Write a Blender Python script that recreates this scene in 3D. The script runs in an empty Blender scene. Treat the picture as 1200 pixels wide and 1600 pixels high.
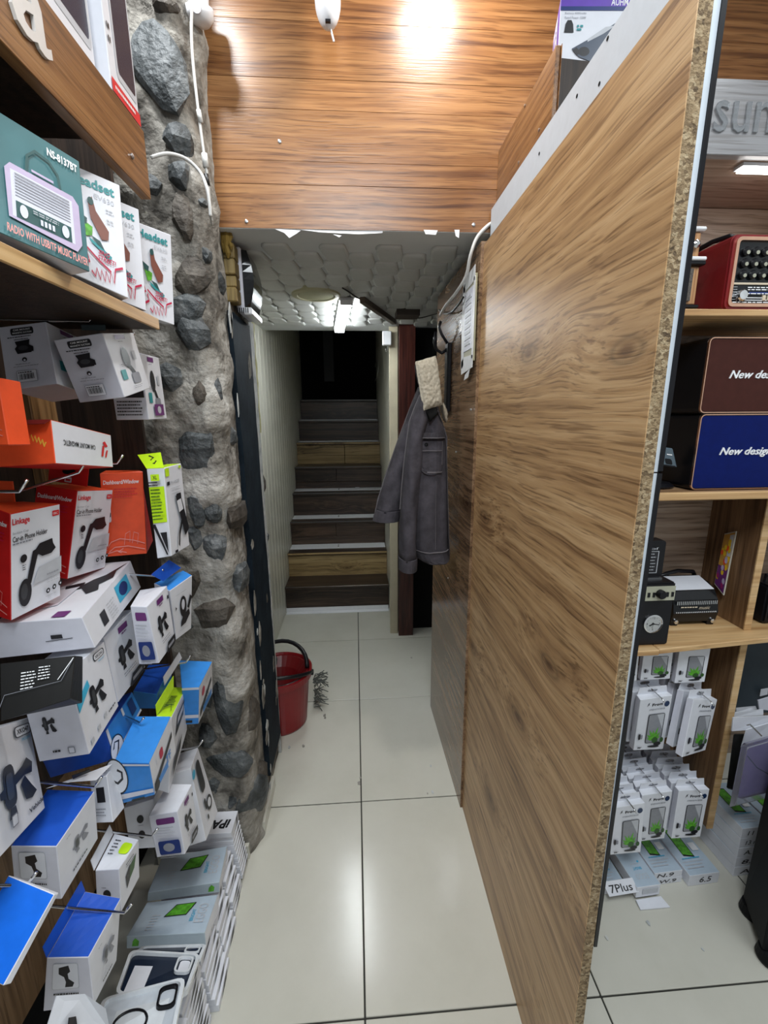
import bpy, bmesh, math, random
from mathutils import Vector, Matrix, noise
from mathutils.geometry import tessellate_polygon
R = random.Random(7)
SC = bpy.context.scene
COL = SC.collection

# ------------------------------------------------------------------ camera, world, lights, exposure
CH = 1.41
CM = Matrix(((0.9978154, -0.02087095, 0.06268035), (-0.06571154, -0.21570526, 0.97424496), (-0.00681293, -0.97623544, -0.21660549)))
cd = bpy.data.cameras.new('camera'); cam = bpy.data.objects.new('camera', cd); COL.objects.link(cam)
cd.sensor_fit = 'VERTICAL'; cd.sensor_height = 36.0; cd.lens = 682/1600*36.0; cd.clip_start = 0.02
rx, dn, fw = CM.col[0], CM.col[1], CM.col[2]
M = Matrix(((rx[0], -dn[0], -fw[0]), (rx[1], -dn[1], -fw[1]), (rx[2], -dn[2], -fw[2])))
cam.matrix_world = Matrix.Translation((0, 0, CH)) @ M.to_4x4()
SC.camera = cam

def ray(px, py): return CM @ Vector((px-600, py-800, 682.0))
def X_(px, py, x): r = ray(px, py); return Vector((0, 0, CH)) + r*(x/r.x)
def Y_(px, py, y): r = ray(px, py); return Vector((0, 0, CH)) + r*(y/r.y)
def Z_(px, py, z): r = ray(px, py); return Vector((0, 0, CH)) + r*((z-CH)/r.z)

W = bpy.data.worlds.new('shop_fill'); SC.world = W; W.use_nodes = True  # even background fill added from behind the camera
W.node_tree.nodes['Background'].inputs[0].default_value = (0.93, 0.97, 1.0, 1)
W.node_tree.nodes['Background'].inputs[1].default_value = 0.30
def lamp(name, kind, loc, power, size=.1, color=(1, 1, 1), rot=(0, 0, 0), sy=None, spot=None):
    l = bpy.data.lights.new(name, kind); l.energy = power; l.color = color
    if kind == 'AREA':
        l.shape = 'RECTANGLE' if sy else 'DISK'; l.size = size
        if sy: l.size_y = sy
    else: l.shadow_soft_size = size
    if spot: l.spot_size = math.radians(spot); l.spot_blend = .6
    o = bpy.data.objects.new(name, l); o.location = loc; o.rotation_euler = rot; COL.objects.link(o); return o
CEIL = 2.60
lamp('ceiling_spot_light', 'AREA', (.245, 1.06, CEIL-.03), 5.5, .13, (1, .96, .90))
lamp('ceiling_spot_light', 'AREA', (-.42, .95, CEIL-.03), 5.5, .11, (.95, .98, 1))
lamp('fill_panel_light', 'AREA', (.0, -.25, CEIL-.03), 21, .6, (.90, .96, 1), sy=.6)  # extra fill lamp added over the camera, no such panel seen
lamp('fill_panel_light', 'AREA', (1.05, .2, CEIL-.03), 8, .5, (.90, .96, 1), sy=.5)  # second added fill lamp, for the right hand side
SC.view_settings.view_transform = 'Standard'; SC.view_settings.look = 'None'
SC.view_settings.gamma = 1; SC.view_settings.use_curve_mapping = False
SC.view_settings.exposure = 0.55

# ------------------------------------------------------------------ materials
def nodes(name):
    m = bpy.data.materials.new(name); m.use_nodes = True
    nt = m.node_tree; return m, nt, nt.nodes['Principled BSDF']
MATS = {}
def mat(name, col=None, rough=.5, metal=0, emit=0, trans=0, alpha=1, grain=.06, scale=60, bump=0, coat=0, spec=.5):
    if name in MATS: return MATS[name]
    m, nt, b = nodes(name)
    b.inputs['Roughness'].default_value = rough; b.inputs['Metallic'].default_value = metal
    b.inputs['Specular IOR Level'].default_value = spec
    if coat: b.inputs['Coat Weight'].default_value = coat; b.inputs['Coat Roughness'].default_value = .1
    if trans: b.inputs['Transmission Weight'].default_value = trans
    if alpha < 1: b.inputs['Alpha'].default_value = alpha
    if emit:
        b.inputs['Emission Color'].default_value = (*col, 1); b.inputs['Emission Strength'].default_value = emit
    tc = nt.nodes.new('ShaderNodeTexCoord')
    n = nt.nodes.new('ShaderNodeTexNoise'); n.inputs['Scale'].default_value = scale; n.inputs['Detail'].default_value = 3
    nt.links.new(tc.outputs['Object'], n.inputs['Vector'])
    cr = nt.nodes.new('ShaderNodeValToRGB')
    cr.color_ramp.elements[0].position = .3; cr.color_ramp.elements[1].position = .7
    cr.color_ramp.elements[0].color = (*[c*(1-grain) for c in col], 1); cr.color_ramp.elements[1].color = (*[min(1, c*(1+grain)) for c in col], 1)
    nt.links.new(n.outputs['Fac'], cr.inputs['Fac']); nt.links.new(cr.outputs['Color'], b.inputs['Base Color'])
    if bump:
        bp = nt.nodes.new('ShaderNodeBump'); bp.inputs['Strength'].default_value = bump; bp.inputs['Distance'].default_value = .004
        nt.links.new(n.outputs['Fac'], bp.inputs['Height']); nt.links.new(bp.outputs['Normal'], b.inputs['Normal'])
    MATS[name] = m; return m

def wood(name, dark, mid, light, axis='X', freq=14, rough=.4, stretch=.05, knots=0, bump=.15, nrm=None, pores=.7):
    """streaky board: broad bands and fine streaks stretched along the grain axis, optional knots"""
    if name in MATS: return MATS[name]
    m, nt, b = nodes(name); L = nt.links.new; N = nt.nodes.new
    ia = 'XYZ'.index(axis); nrm = nrm or ('Y' if axis != 'Y' else 'X')
    tc = N('ShaderNodeTexCoord')
    def layer(fa, fl, detail, src):
        mp = N('ShaderNodeMapping'); s = [fa]*3; s[ia] = fl; mp.inputs['Scale'].default_value = s; L(src, mp.inputs['Vector'])
        n = N('ShaderNodeTexNoise'); n.inputs['Scale'].default_value = 1; n.inputs['Detail'].default_value = detail; L(mp.outputs['Vector'], n.inputs['Vector']); return n.outputs['Fac']
    dn_ = N('ShaderNodeTexNoise'); dn_.inputs['Scale'].default_value = 3.2; dn_.inputs['Detail'].default_value = 2; L(tc.outputs['Object'], dn_.inputs['Vector'])
    ad = N('ShaderNodeMixRGB'); ad.blend_type = 'ADD'; ad.inputs['Fac'].default_value = .030 if knots else .02
    L(tc.outputs['Object'], ad.inputs['Color1']); L(dn_.outputs['Color'], ad.inputs['Color2']); src = ad.outputs['Color']
    kd = None
    if knots:
        sx = N('ShaderNodeSeparateXYZ'); L(tc.outputs['Object'], sx.inputs[0]); cx = N('ShaderNodeCombineXYZ')
        other = [k for k in 'XYZ' if k not in (axis, nrm)][0]
        for k, (o_, sc_) in enumerate(((axis, knots*.7), (other, knots*1.5))):
            mu = N('ShaderNodeMath'); mu.operation = 'MULTIPLY'; mu.inputs[1].default_value = sc_; L(sx.outputs['XYZ'.index(o_)], mu.inputs[0]); L(mu.outputs[0], cx.inputs[k])
        v = N('ShaderNodeTexVoronoi'); v.voronoi_dimensions = '2D'; v.inputs['Scale'].default_value = 1; L(cx.outputs[0], v.inputs['Vector']); kd = v.outputs['Distance']
        # grain flows round the knots
        r0 = N('ShaderNodeValToRGB'); r0.color_ramp.interpolation = 'EASE'; r0.color_ramp.elements[0].color = (.030, .030, .030, 1); r0.color_ramp.elements[1].position = .34; r0.color_ramp.elements[1].color = (0, 0, 0, 1)
        L(kd, r0.inputs['Fac']); a2 = N('ShaderNodeMixRGB'); a2.blend_type = 'ADD'; a2.inputs['Fac'].default_value = 1; L(src, a2.inputs['Color1']); L(r0.outputs['Color'], a2.inputs['Color2']); src = a2.outputs['Color']
    f1 = layer(freq, freq*stretch, 3, src); f2 = layer(freq*5.5, freq*.16, 4, src); f3 = layer(freq*17, freq*.5, 2, src)
    mx = N('ShaderNodeMix'); mx.inputs[0].default_value = .58; L(f1, mx.inputs[2]); L(f2, mx.inputs[3])
    cr = N('ShaderNodeValToRGB'); e = cr.color_ramp.elements
    e[0].position = .34; e[0].color = (*dark, 1); e[1].position = .64; e[1].color = (*light, 1)
    k = e.new(.48); k.color = (*mid, 1); L(mx.outputs[0], cr.inputs['Fac'])
    r2 = N('ShaderNodeValToRGB'); r2.color_ramp.elements[0].position = .34; r2.color_ramp.elements[0].color = (.38, .32, .27, 1)
    r2.color_ramp.elements[1].position = .47; r2.color_ramp.elements[1].color = (1, 1, 1, 1); L(f3, r2.inputs['Fac'])
    m2 = N('ShaderNodeMixRGB'); m2.blend_type = 'MULTIPLY'; m2.inputs['Fac'].default_value = pores
    L(cr.outputs['Color'], m2.inputs['Color1']); L(r2.outputs['Color'], m2.inputs['Color2']); out = m2.outputs['Color']
    if knots:
        r3 = N('ShaderNodeValToRGB'); q = r3.color_ramp.elements
        q[0].position = .015; q[0].color = (.20, .12, .07, 1); q[1].position = .16; q[1].color = (1, 1, 1, 1)
        for p_, c_ in ((.04, .62), (.055, .38), (.075, .7)): w_ = q.new(p_); w_.color = (c_, c_*.92, c_*.84, 1)
        L(kd, r3.inputs['Fac']); m3 = N('ShaderNodeMixRGB'); m3.blend_type = 'MULTIPLY'; m3.inputs['Fac'].default_value = .8
        L(out, m3.inputs['Color1']); L(r3.outputs['Color'], m3.inputs['Color2']); out = m3.outputs['Color']
    L(out, b.inputs['Base Color']); b.inputs['Roughness'].default_value = rough
    bp = N('ShaderNodeBump'); bp.inputs['Strength'].default_value = bump; bp.inputs['Distance'].default_value = .002
    L(f3, bp.inputs['Height']); L(bp.outputs['Normal'], b.inputs['Normal'])
    MATS[name] = m; return m

def mottled(name, cols, scale=8, rough=.9, bump=.5, dist=.01, detail=8, vor=0):
    if name in MATS: return MATS[name]
    m, nt, b = nodes(name); L = nt.links.new; N = nt.nodes.new
    tc = N('ShaderNodeTexCoord'); n = N('ShaderNodeTexNoise'); n.inputs['Scale'].default_value = scale; n.inputs['Detail'].default_value = detail
    n.inputs['Roughness'].default_value = .65
    L(tc.outputs['Object'], n.inputs['Vector'])
    src = n.outputs['Fac']
    if vor:
        v = N('ShaderNodeTexVoronoi'); v.inputs['Scale'].default_value = vor; L(tc.outputs['Object'], v.inputs['Vector'])
        sp = N('ShaderNodeSeparateColor'); L(v.outputs['Color'], sp.inputs['Color'])
        mm = N('ShaderNodeMath'); mm.operation = 'MULTIPLY_ADD'; mm.inputs[1].default_value = .6; L(sp.outputs[0], mm.inputs[0])
        m2 = N('ShaderNodeMath'); m2.operation = 'MULTIPLY'; m2.inputs[1].default_value = .4; L(n.outputs['Fac'], m2.inputs[0])
        L(m2.outputs[0], mm.inputs[2]); src = mm.outputs[0]
    cr = N('ShaderNodeValToRGB'); e = cr.color_ramp.elements
    lo, hi = (.3, .7) if not vor else (.1, .9)
    e[0].position = lo; e[0].color = (*cols[0], 1); e[1].position = hi; e[1].color = (*cols[-1], 1)
    for i, c in enumerate(cols[1:-1]):
        k = e.new(lo+(hi-lo)*(i+1)/(len(cols)-1)); k.color = (*c, 1)
    L(src, cr.inputs['Fac']); L(cr.outputs['Color'], b.inputs['Base Color'])
    b.inputs['Roughness'].default_value = rough
    n3 = N('ShaderNodeTexNoise'); n3.inputs['Scale'].default_value = scale*5; n3.inputs['Detail'].default_value = 6; L(tc.outputs['Object'], n3.inputs['Vector'])
    bp = N('ShaderNodeBump'); bp.inputs['Strength'].default_value = bump; bp.inputs['Distance'].default_value = dist
    L(n3.outputs['Fac'], bp.inputs['Height']); L(bp.outputs['Normal'], b.inputs['Normal'])
    MATS[name] = m; return m

WHITE = mat('white_card', (.72, .74, .80), .45, grain=.02)
GREY_SHADED = mat('grey_and_shaded_card', (.64, .65, .73), .45, grain=.03)  # grey things, and shade painted onto faces of white cartons
INK = mat('black_ink', (.012, .012, .016), .4)
DINK = mat('charcoal_ink', (.045, .048, .055), .3)
GINK = mat('grey_ink', (.25, .26, .3), .5)
LINK = mat('light_grey_ink', (.5, .52, .56), .5)
WINK = mat('white_ink', (.85, .86, .88), .5)
RED = mat('red_card', (.55, .012, .012), .38)
ORANGE = mat('orange_card', (.80, .085, .022), .38)
BLUE = mat('deep_blue_card', (.012, .085, .50), .35)
AZURE = mat('azure_card', (.035, .24, .68), .35)
NAVY = mat('navy_card', (.01, .03, .16), .4)
LIME = mat('lime_card', (.55, .85, .015), .4)
PURPLE = mat('purple_card', (.12, .05, .42), .4)
PLUM = mat('plum_ink', (.14, .03, .16), .4)
TEAL = mat('teal_card', (.055, .165, .18), .35, grain=.25, scale=9)
DTEAL = mat('dark_teal_ink', (.02, .08, .08), .4)
CYANI = mat('cyan_ink', (.05, .42, .66), .4)
TEALI = mat('teal_ink', (.03, .28, .30), .4)
REDI = mat('red_ink', (.65, .02, .03), .4)
CRIMSON = mat('crimson_ink', (.50, .01, .06), .4)
GREENI = mat('green_ink', (.10, .38, .03), .4, grain=.35, scale=120)
DGREEN = mat('dark_green_ink', (.03, .10, .02), .4)
BROWNI = mat('brown_ink', (.20, .07, .05), .4)
PINKI = mat('pale_red_ink', (.75, .30, .27), .4)
LILACI = mat('lilac_ink', (.50, .42, .58), .4)
GOLD = mat('gold_ink', (.8, .45, .06), .35)
BLACKC = mat('black_card', (.010, .010, .010), .4, spec=.3)
BLACKP = mat('black_plastic', (.007, .007, .009), .32, spec=.3)
CHROME = mat('chrome', (.75, .76, .78), .18, metal=1, grain=.02)
WPL = mat('white_plastic', (.78, .79, .82), .35, grain=.02)
STEEL = mat('brushed_steel', (.55, .57, .60), .3, metal=1)
GLASSB = mat('dark_glass', (.007, .008, .010), .10, spec=.35)
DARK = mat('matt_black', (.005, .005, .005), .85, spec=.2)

# ------------------------------------------------------------------ mesh helpers
class MB:
    def __init__(s): s.v = []; s.f = []; s.mi = []; s.mats = []
    def _m(s, m):
        if m not in s.mats: s.mats.append(m)
        return s.mats.index(m)
    def add(s, vs, fs, m):
        o = len(s.v); s.v += [Vector(v) for v in vs]; i = s._m(m)
        for f in fs: s.f.append([o+k for k in f]); s.mi.append(i)
        return s
    def box(s, a, b, m):
        x0, y0, z0 = a; x1, y1, z1 = b
        return s.add([(x0, y0, z0), (x1, y0, z0), (x1, y1, z0), (x0, y1, z0), (x0, y0, z1), (x1, y0, z1), (x1, y1, z1), (x0, y1, z1)],
              [(0, 3, 2, 1), (4, 5, 6, 7), (0, 1, 5, 4), (1, 2, 6, 5), (2, 3, 7, 6), (3, 0, 4, 7)], m)
    def hexa(s, V, mats):
        # V order 000,100,010,110,001,101,011,111 ; mats F,R,B,L,T,D
        o = len(s.v); s.v += [Vector(v) for v in V]
        for f, m in zip(((0, 1, 5, 4), (1, 3, 7, 5), (3, 2, 6, 7), (2, 0, 4, 6), (4, 5, 7, 6), (0, 2, 3, 1)), mats):
            s.f.append([o+k for k in f]); s.mi.append(s._m(m))
        return s
    def hexag(s, V, mats, n=4):
        V = [Vector(v) for v in V]
        for (a, b, c, d), m in zip(((0, 1, 4, 5), (1, 3, 5, 7), (3, 2, 7, 6), (2, 0, 6, 4), (4, 5, 6, 7), (2, 3, 0, 1)), mats):
            vs = [V[a]*(1-u)*(1-v)+V[b]*u*(1-v)+V[c]*(1-u)*v+V[d]*u*v for v in [j/n for j in range(n+1)] for u in [i/n for i in range(n+1)]]
            s.add(vs, [(j*(n+1)+i, j*(n+1)+i+1, (j+1)*(n+1)+i+1, (j+1)*(n+1)+i) for j in range(n) for i in range(n)], m)
        return s
    def plate(s, q, t, m, back=None):
        """quad (4 points) extruded by t along its normal, centred"""
        q = [Vector(p) for p in q]; n = (q[1]-q[0]).cross(q[2]-q[0]).normalized()
        k = len(q); vs = [p+n*t/2 for p in q]+[p-n*t/2 for p in q]
        fs = [tuple(range(k)), tuple(range(2*k-1, k-1, -1))]+[(i, i+k, (i+1) % k+k, (i+1) % k) for i in range(k)]
        s.add(vs, fs[:1], m); o = len(s.v)-2*k; mi = s._m(back or m)
        for f in fs[1:]: s.f.append([o+i for i in f]); s.mi.append(mi)
        return s
    def tube(s, pts, r, m, n=8, cap=True):
        pts = [Vector(p) for p in pts]; rings = []; u = None
        for i, p in enumerate(pts):
            t = (pts[min(i+1, len(pts)-1)]-pts[max(i-1, 0)]).normalized()
            if u is None: u = t.orthogonal().normalized()
            u = (u-t*u.dot(t)).normalized(); w = t.cross(u)
            rr = r[i] if isinstance(r, (list, tuple)) else r
            rings.append([p+(u*math.cos(2*math.pi*k/n)+w*math.sin(2*math.pi*k/n))*rr for k in range(n)])
        vs = [v for g in rings for v in g]; fs = []
        for i in range(len(pts)-1):
            for k in range(n): fs.append((i*n+k, i*n+(k+1) % n, (i+1)*n+(k+1) % n, (i+1)*n+k))
        if cap: fs += [tuple(range(n))[::-1], tuple((len(pts)-1)*n+k for k in range(n))]
        return s.add(vs, fs, m)
    def lathe(s, prof, c, m, n=24, ax=Vector((0, 0, 1))):
        ax = Vector(ax).normalized(); u = ax.orthogonal().normalized(); w = ax.cross(u); c = Vector(c)
        vs = [c+ax*z+(u*math.cos(2*math.pi*k/n)+w*math.sin(2*math.pi*k/n))*r for r, z in prof for k in range(n)]; fs = []
        for i in range(len(prof)-1):
            for k in range(n): fs.append((i*n+k, i*n+(k+1) % n, (i+1)*n+(k+1) % n, (i+1)*n+k))
        if prof[0][0] > 1e-6: fs.append(tuple(range(n))[::-1])
        if prof[-1][0] > 1e-6: fs.append(tuple((len(prof)-1)*n+k for k in range(n)))
        return s.add(vs, fs, m)
    def loft(s, rings, m, cap=True):
        n = len(rings[0]); vs = [v for g in rings for v in g]; fs = []
        for i in range(len(rings)-1):
            for k in range(n): fs.append((i*n+k, i*n+(k+1) % n, (i+1)*n+(k+1) % n, (i+1)*n+k))
        if cap: fs += [tuple(range(n))[::-1], tuple((len(rings)-1)*n+k for k in range(n))]
        return s.add(vs, fs, m)
    def build(s, name, parent=None, base=None, bevel=0, smooth=False, seg=1, recalc=True):
        if parent is not None:
            L = Vector((0, 0, 0)); p = parent
            while p is not None: L += Vector(p.location); p = p.parent
            off = L; oloc = Vector((0, 0, 0))
        else:
            if base is None:
                xs = [v.x for v in s.v]; ys = [v.y for v in s.v]; zs = [v.z for v in s.v]
                base = Vector(((min(xs)+max(xs))/2, (min(ys)+max(ys))/2, min(zs)))
            off = Vector(base); oloc = off
        me = bpy.data.meshes.new(name); me.from_pydata([v-off for v in s.v], [], s.f)
        for m in s.mats: me.materials.append(m)
        for p, i in zip(me.polygons, s.mi): p.material_index = i
        if recalc or bevel:
            bm = bmesh.new(); bm.from_mesh(me)
            if bevel:
                bmesh.ops.remove_doubles(bm, verts=bm.verts, dist=1e-5)
            if recalc: bmesh.ops.recalc_face_normals(bm, faces=bm.faces)
            if bevel:
                ed = [e for e in bm.edges if len(e.link_faces) == 2 and e.calc_face_angle(0) > .5]
                bmesh.ops.bevel(bm, geom=ed, offset=bevel, segments=seg, affect='EDGES', clamp_overlap=True)
            bm.to_mesh(me); bm.free()
        if smooth:
            for p in me.polygons: p.use_smooth = True
        me.update()
        o = bpy.data.objects.new(name, me); o.location = oloc; COL.objects.link(o)
        if parent is not None: o.parent = parent
        return o

def tag(o, label=None, cat=None, group=None, kind=None):
    if label: o['label'] = label
    if cat: o['category'] = cat
    if group: o['group'] = group
    if kind: o['kind'] = kind
    return o
def thing(name, label, cat, loc, group=None):
    o = bpy.data.objects.new(name, None); o.location = loc; o.empty_display_size = .03; COL.objects.link(o)
    return tag(o, label, cat, group)
def struct(mb, name, **k): return tag(mb.build(name, **k), kind='structure')
def B(a, b, m): return MB().box(a, b, m)
def copy_tree(o, delta, parent=None):
    c = o.copy(); COL.objects.link(c)
    if parent is None: c.location = Vector(o.location)+Vector(delta)
    else: c.parent = parent
    for ch in list(o.children): copy_tree(ch, delta, c)
    return c

# ------------------------------------------------------------------ flat print on faces
_tx = {}
def text2d(s, bold=0, shear=0):
    k = (s, bold, shear)
    if k in _tx: return _tx[k]
    cu = bpy.data.curves.new('t', 'FONT'); cu.body = s; cu.size = 1; cu.offset = bold; cu.shear = shear; cu.resolution_u = 2
    o = bpy.data.objects.new('t', cu); COL.objects.link(o)
    dg = bpy.context.evaluated_depsgraph_get(); me = o.evaluated_get(dg).to_mesh()
    vs = [(v.co.x, v.co.y) for v in me.vertices]; fs = [tuple(p.vertices) for p in me.polygons]
    o.evaluated_get(dg).to_mesh_clear()
    bpy.data.objects.remove(o); bpy.data.curves.remove(cu)
    x0 = min(v[0] for v in vs); x1 = max(v[0] for v in vs); y0 = min(v[1] for v in vs); y1 = max(v[1] for v in vs)
    _tx[k] = ([((x-x0)/(x1-x0), (y-y0)/max(y1-y0, 1e-6)) for x, y in vs], fs, (x1-x0)/max(y1-y0, 1e-6)); return _tx[k]
FACE = {'F': (0, 1, 4, 5), 'R': (1, 3, 5, 7), 'T': (4, 5, 6, 7), 'L': (2, 0, 6, 4), 'D': (2, 3, 0, 1)}
def face_map(V, face):
    a, b, c, d = [Vector(V[i]) for i in FACE[face]]   # uv 00,10,01,11
    n = (b-a).cross(c-a).normalized(); ex = abs((a+d-b-c).dot(n))*.3
    def f(u, v, h):
        h += ex*.5
        return a*(1-u)*(1-v)+b*u*(1-v)+c*(1-u)*v+d*u*v+n*h
    return f
def ell(cx, cy, rx, ry, n=16, a0=0, a1=360): return [(cx+rx*math.cos(math.radians(a0+(a1-a0)*i/n)), cy+ry*math.sin(math.radians(a0+(a1-a0)*i/n))) for i in range(n if a1-a0 >= 360 else n+1)]
def rr(u0, v0, u1, v1, r=.02, ry=None):
    ry = ry or r; p = []
    for cx, cy, a in ((u1-r, v1-ry, 0), (u0+r, v1-ry, 90), (u0+r, v0+ry, 180), (u1-r, v0+ry, 270)):
        for k in range(4): t = math.radians(a+30*k); p.append((cx+r*math.cos(t), cy+ry*math.sin(t)))
    return p
def rc(u0, v0, u1, v1): return [(u0, v0), (u1, v0), (u1, v1), (u0, v1)]
def line(pts, w):
    """polyline ribbon in uv"""
    out = []
    L_, R_ = [], []
    for i, p in enumerate(pts):
        a = pts[max(i-1, 0)]; b = pts[min(i+1, len(pts)-1)]; dx, dy = b[0]-a[0], b[1]-a[1]; l = math.hypot(dx, dy) or 1
        L_.append((p[0]-dy/l*w/2, p[1]+dx/l*w/2)); R_.append((p[0]+dy/l*w/2, p[1]-dx/l*w/2))
    return [('q', L_, R_)]
def fine(pts, fm, h):
    """a large printed shape cut into small triangles so that it follows a slightly warped card face"""
    tr = [tuple(t) for t in tessellate_polygon([[Vector((u, v, 0)) for u, v in pts]])]; P = list(pts); mid = {}
    def m(a, b):
        k = (min(a, b), max(a, b))
        if k not in mid: mid[k] = len(P); P.append(((P[a][0]+P[b][0])/2, (P[a][1]+P[b][1])/2))
        return mid[k]
    for _ in range(3):
        nt = []
        for a, b, c in tr: x, y, z = m(a, b), m(b, c), m(c, a); nt += [(a, x, z), (x, b, y), (z, y, c), (x, y, z)]
        tr = nt
    def ccw(t): (ax, ay), (bx, by), (cx, cy) = P[t[0]], P[t[1]], P[t[2]]; return t if (bx-ax)*(cy-ay)-(by-ay)*(cx-ax) > 0 else t[::-1]
    return [fm(u, v, h) for u, v in P], [ccw(t) for t in tr]
def printed(parent, fm, items, name='print', h0=.0006):
    mb = MB(); h = h0
    for it in items:
        k = it[0]; m = it[1]
        if k == 'p':
            us = [q[0] for q in it[2]]; vs_ = [q[1] for q in it[2]]
            if max(max(us)-min(us), max(vs_)-min(vs_)) < .28: mb.add([fm(u, v, h) for u, v in it[2]], [tuple(range(len(it[2])))], m)
            else: mb.add(*fine(it[2], fm, h), m)
        elif k == 'l':
            (_, a, b), = line(it[2], it[3]); n = len(a)
            mb.add([fm(u, v, h) for u, v in a+b], [(i, n+i, n+i+1, i+1) for i in range(n-1)], m)
        elif k == 't':
            # ('t', mat, string, u, v, width, height, bold, shear, flip)
            s, u0, v0, w, hh = it[2:7]; bold = it[7] if len(it) > 7 else 0; sh = it[8] if len(it) > 8 else 0; fl = it[9] if len(it) > 9 else 0
            vs, fs, _ = text2d(s, bold, sh)
            if fl: vs = [(1-x, 1-y) for x, y in vs]
            if fl == 2: vs = [(y, 1-x) for x, y in vs]
            mb.add([fm(u0+x*w, v0+y*hh, h) for x, y in vs], fs, m)
        h += .00009
    o = mb.build(name, parent, recalc=False); return o
def tl(m, u0, v, w, n, gap=.03, th=.010, seed=0):
    """unreadably small lines of print: short dashes"""
    rnd = random.Random(seed+int(v*1000)); out = []
    for i in range(n):
        u = u0; end = u0+w*rnd.uniform(.7, 1)
        while u < end:
            d = rnd.uniform(.02, .07); out.append(('p', m, rc(u, v-i*gap, min(u+d, end), v-i*gap+th))); u += d+.012
    return out
# ------------------------------------------------------------------ structure
TILE = mottled('cream_tile', [(.55, .54, .47), (.59, .58, .51), (.62, .61, .54)], 3, rough=.19, bump=.02, dist=.001)
GROUT = mat('dark_grout', (.03, .03, .025), .9)
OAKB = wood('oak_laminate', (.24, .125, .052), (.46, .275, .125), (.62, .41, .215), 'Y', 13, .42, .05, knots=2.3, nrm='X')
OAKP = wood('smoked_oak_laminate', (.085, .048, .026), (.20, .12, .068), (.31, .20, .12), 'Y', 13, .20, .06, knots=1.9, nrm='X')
WALN = wood('walnut_laminate', (.11, .040, .013), (.26, .115, .040), (.40, .20, .078), 'X', 17, .30, .04)
WALN2 = wood('walnut_laminate_dark', (.10, .036, .012), (.24, .105, .036), (.37, .185, .07), 'X', 19, .30, .04)
WALY = wood('walnut_laminate_lengthwise', (.085, .034, .011), (.21, .095, .033), (.32, .165, .064), 'Y', 18, .32, .04)
PINE = wood('pine_board', (.40, .21, .08), (.62, .40, .19), (.74, .53, .30), 'X', 9, .45, .08, pores=.25)
PINEY = wood('pine_board_lengthwise', (.40, .21, .08), (.60, .39, .18), (.72, .52, .29), 'Y', 9, .45, .08, pores=.25)
GREYOAK = wood('grey_oak_laminate', (.20, .13, .09), (.36, .26, .19), (.46, .36, .28), 'X', 12, .4, .06, knots=2.2, nrm='Y')
SILVEROAK = wood('silver_oak_laminate', (.15, .14, .14), (.25, .245, .25), (.34, .34, .35), 'X', 14, .3, .05, pores=.4)
DARKOAK = wood('dark_oak_vertical', (.06, .03, .014), (.17, .09, .042), (.27, .155, .078), 'Z', 14, .4, .07)
OAKX = wood('tan_oak_crosswise', (.17, .09, .042), (.34, .20, .105), (.48, .31, .18), 'X', 12, .4, .07, knots=2.2, nrm='Y')
MAHOG = wood('mahogany_vertical', (.012, .003, .002), (.055, .012, .008), (.09, .025, .015), 'Z', 18, .3, .05)
DWOOD = wood('worn_dark_stair_wood', (.008, .005, .003), (.030, .018, .012), (.085, .052, .034), 'X', 10, .35, .08, knots=2.5, nrm='Y')
YWOOD = wood('worn_yellow_stair_wood', (.10, .065, .025), (.30, .205, .085), (.44, .32, .15), 'X', 8, .5, .12, knots=3, nrm='Y')
CHIP = mottled('chipboard_edge', [(.06, .038, .02), (.20, .135, .07), (.31, .225, .125), (.46, .37, .24)], 60, .9, .8, .003, vor=240)
MORTAR = mottled('grey_mortar', [(.018, .016, .013), (.12, .11, .095), (.27, .255, .225), (.38, .365, .335), (.52, .51, .48)], 8, .92, .9, .014)
STONE = mottled('dark_field_stone', [(.012, .014, .014), (.045, .052, .055), (.10, .11, .115), (.22, .23, .23)], 16, .6, .8, .008)
STONE2 = mottled('brown_field_stone', [(.02, .016, .012), (.06, .05, .04), (.13, .115, .095)], 14, .7, .8, .008)
PVC = mottled('cream_pvc_panel', [(.58, .57, .48), (.64, .63, .54), (.69, .68, .60)], 3, .3, .05, .002)
FOAM = mottled('white_foam_block', [(.48, .49, .47), (.56, .57, .55)], 10, .75, .15, .002)
NAVYP = mottled('navy_gloss_paint', [(.004, .008, .013), (.009, .016, .025), (.016, .026, .036)], 10, .75, .3, .003)
NAVYP.node_tree.nodes['Principled BSDF'].inputs['Specular IOR Level'].default_value = .12
PLASTER = mottled('peeling_white_plaster', [(.22, .24, .25), (.5, .52, .52), (.62, .62, .58)], 20, .8, .5, .004)
YPLAST = mottled('yellowed_plaster', [(.25, .22, .06), (.45, .42, .18), (.55, .55, .42)], 20, .8, .5, .004)
WPAINT = mat('white_paint', (.66, .68, .68), .5, grain=.05, scale=6)
BEIGE = mat('beige_post', (.52, .47, .34), .45, grain=.1, scale=8)

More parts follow.
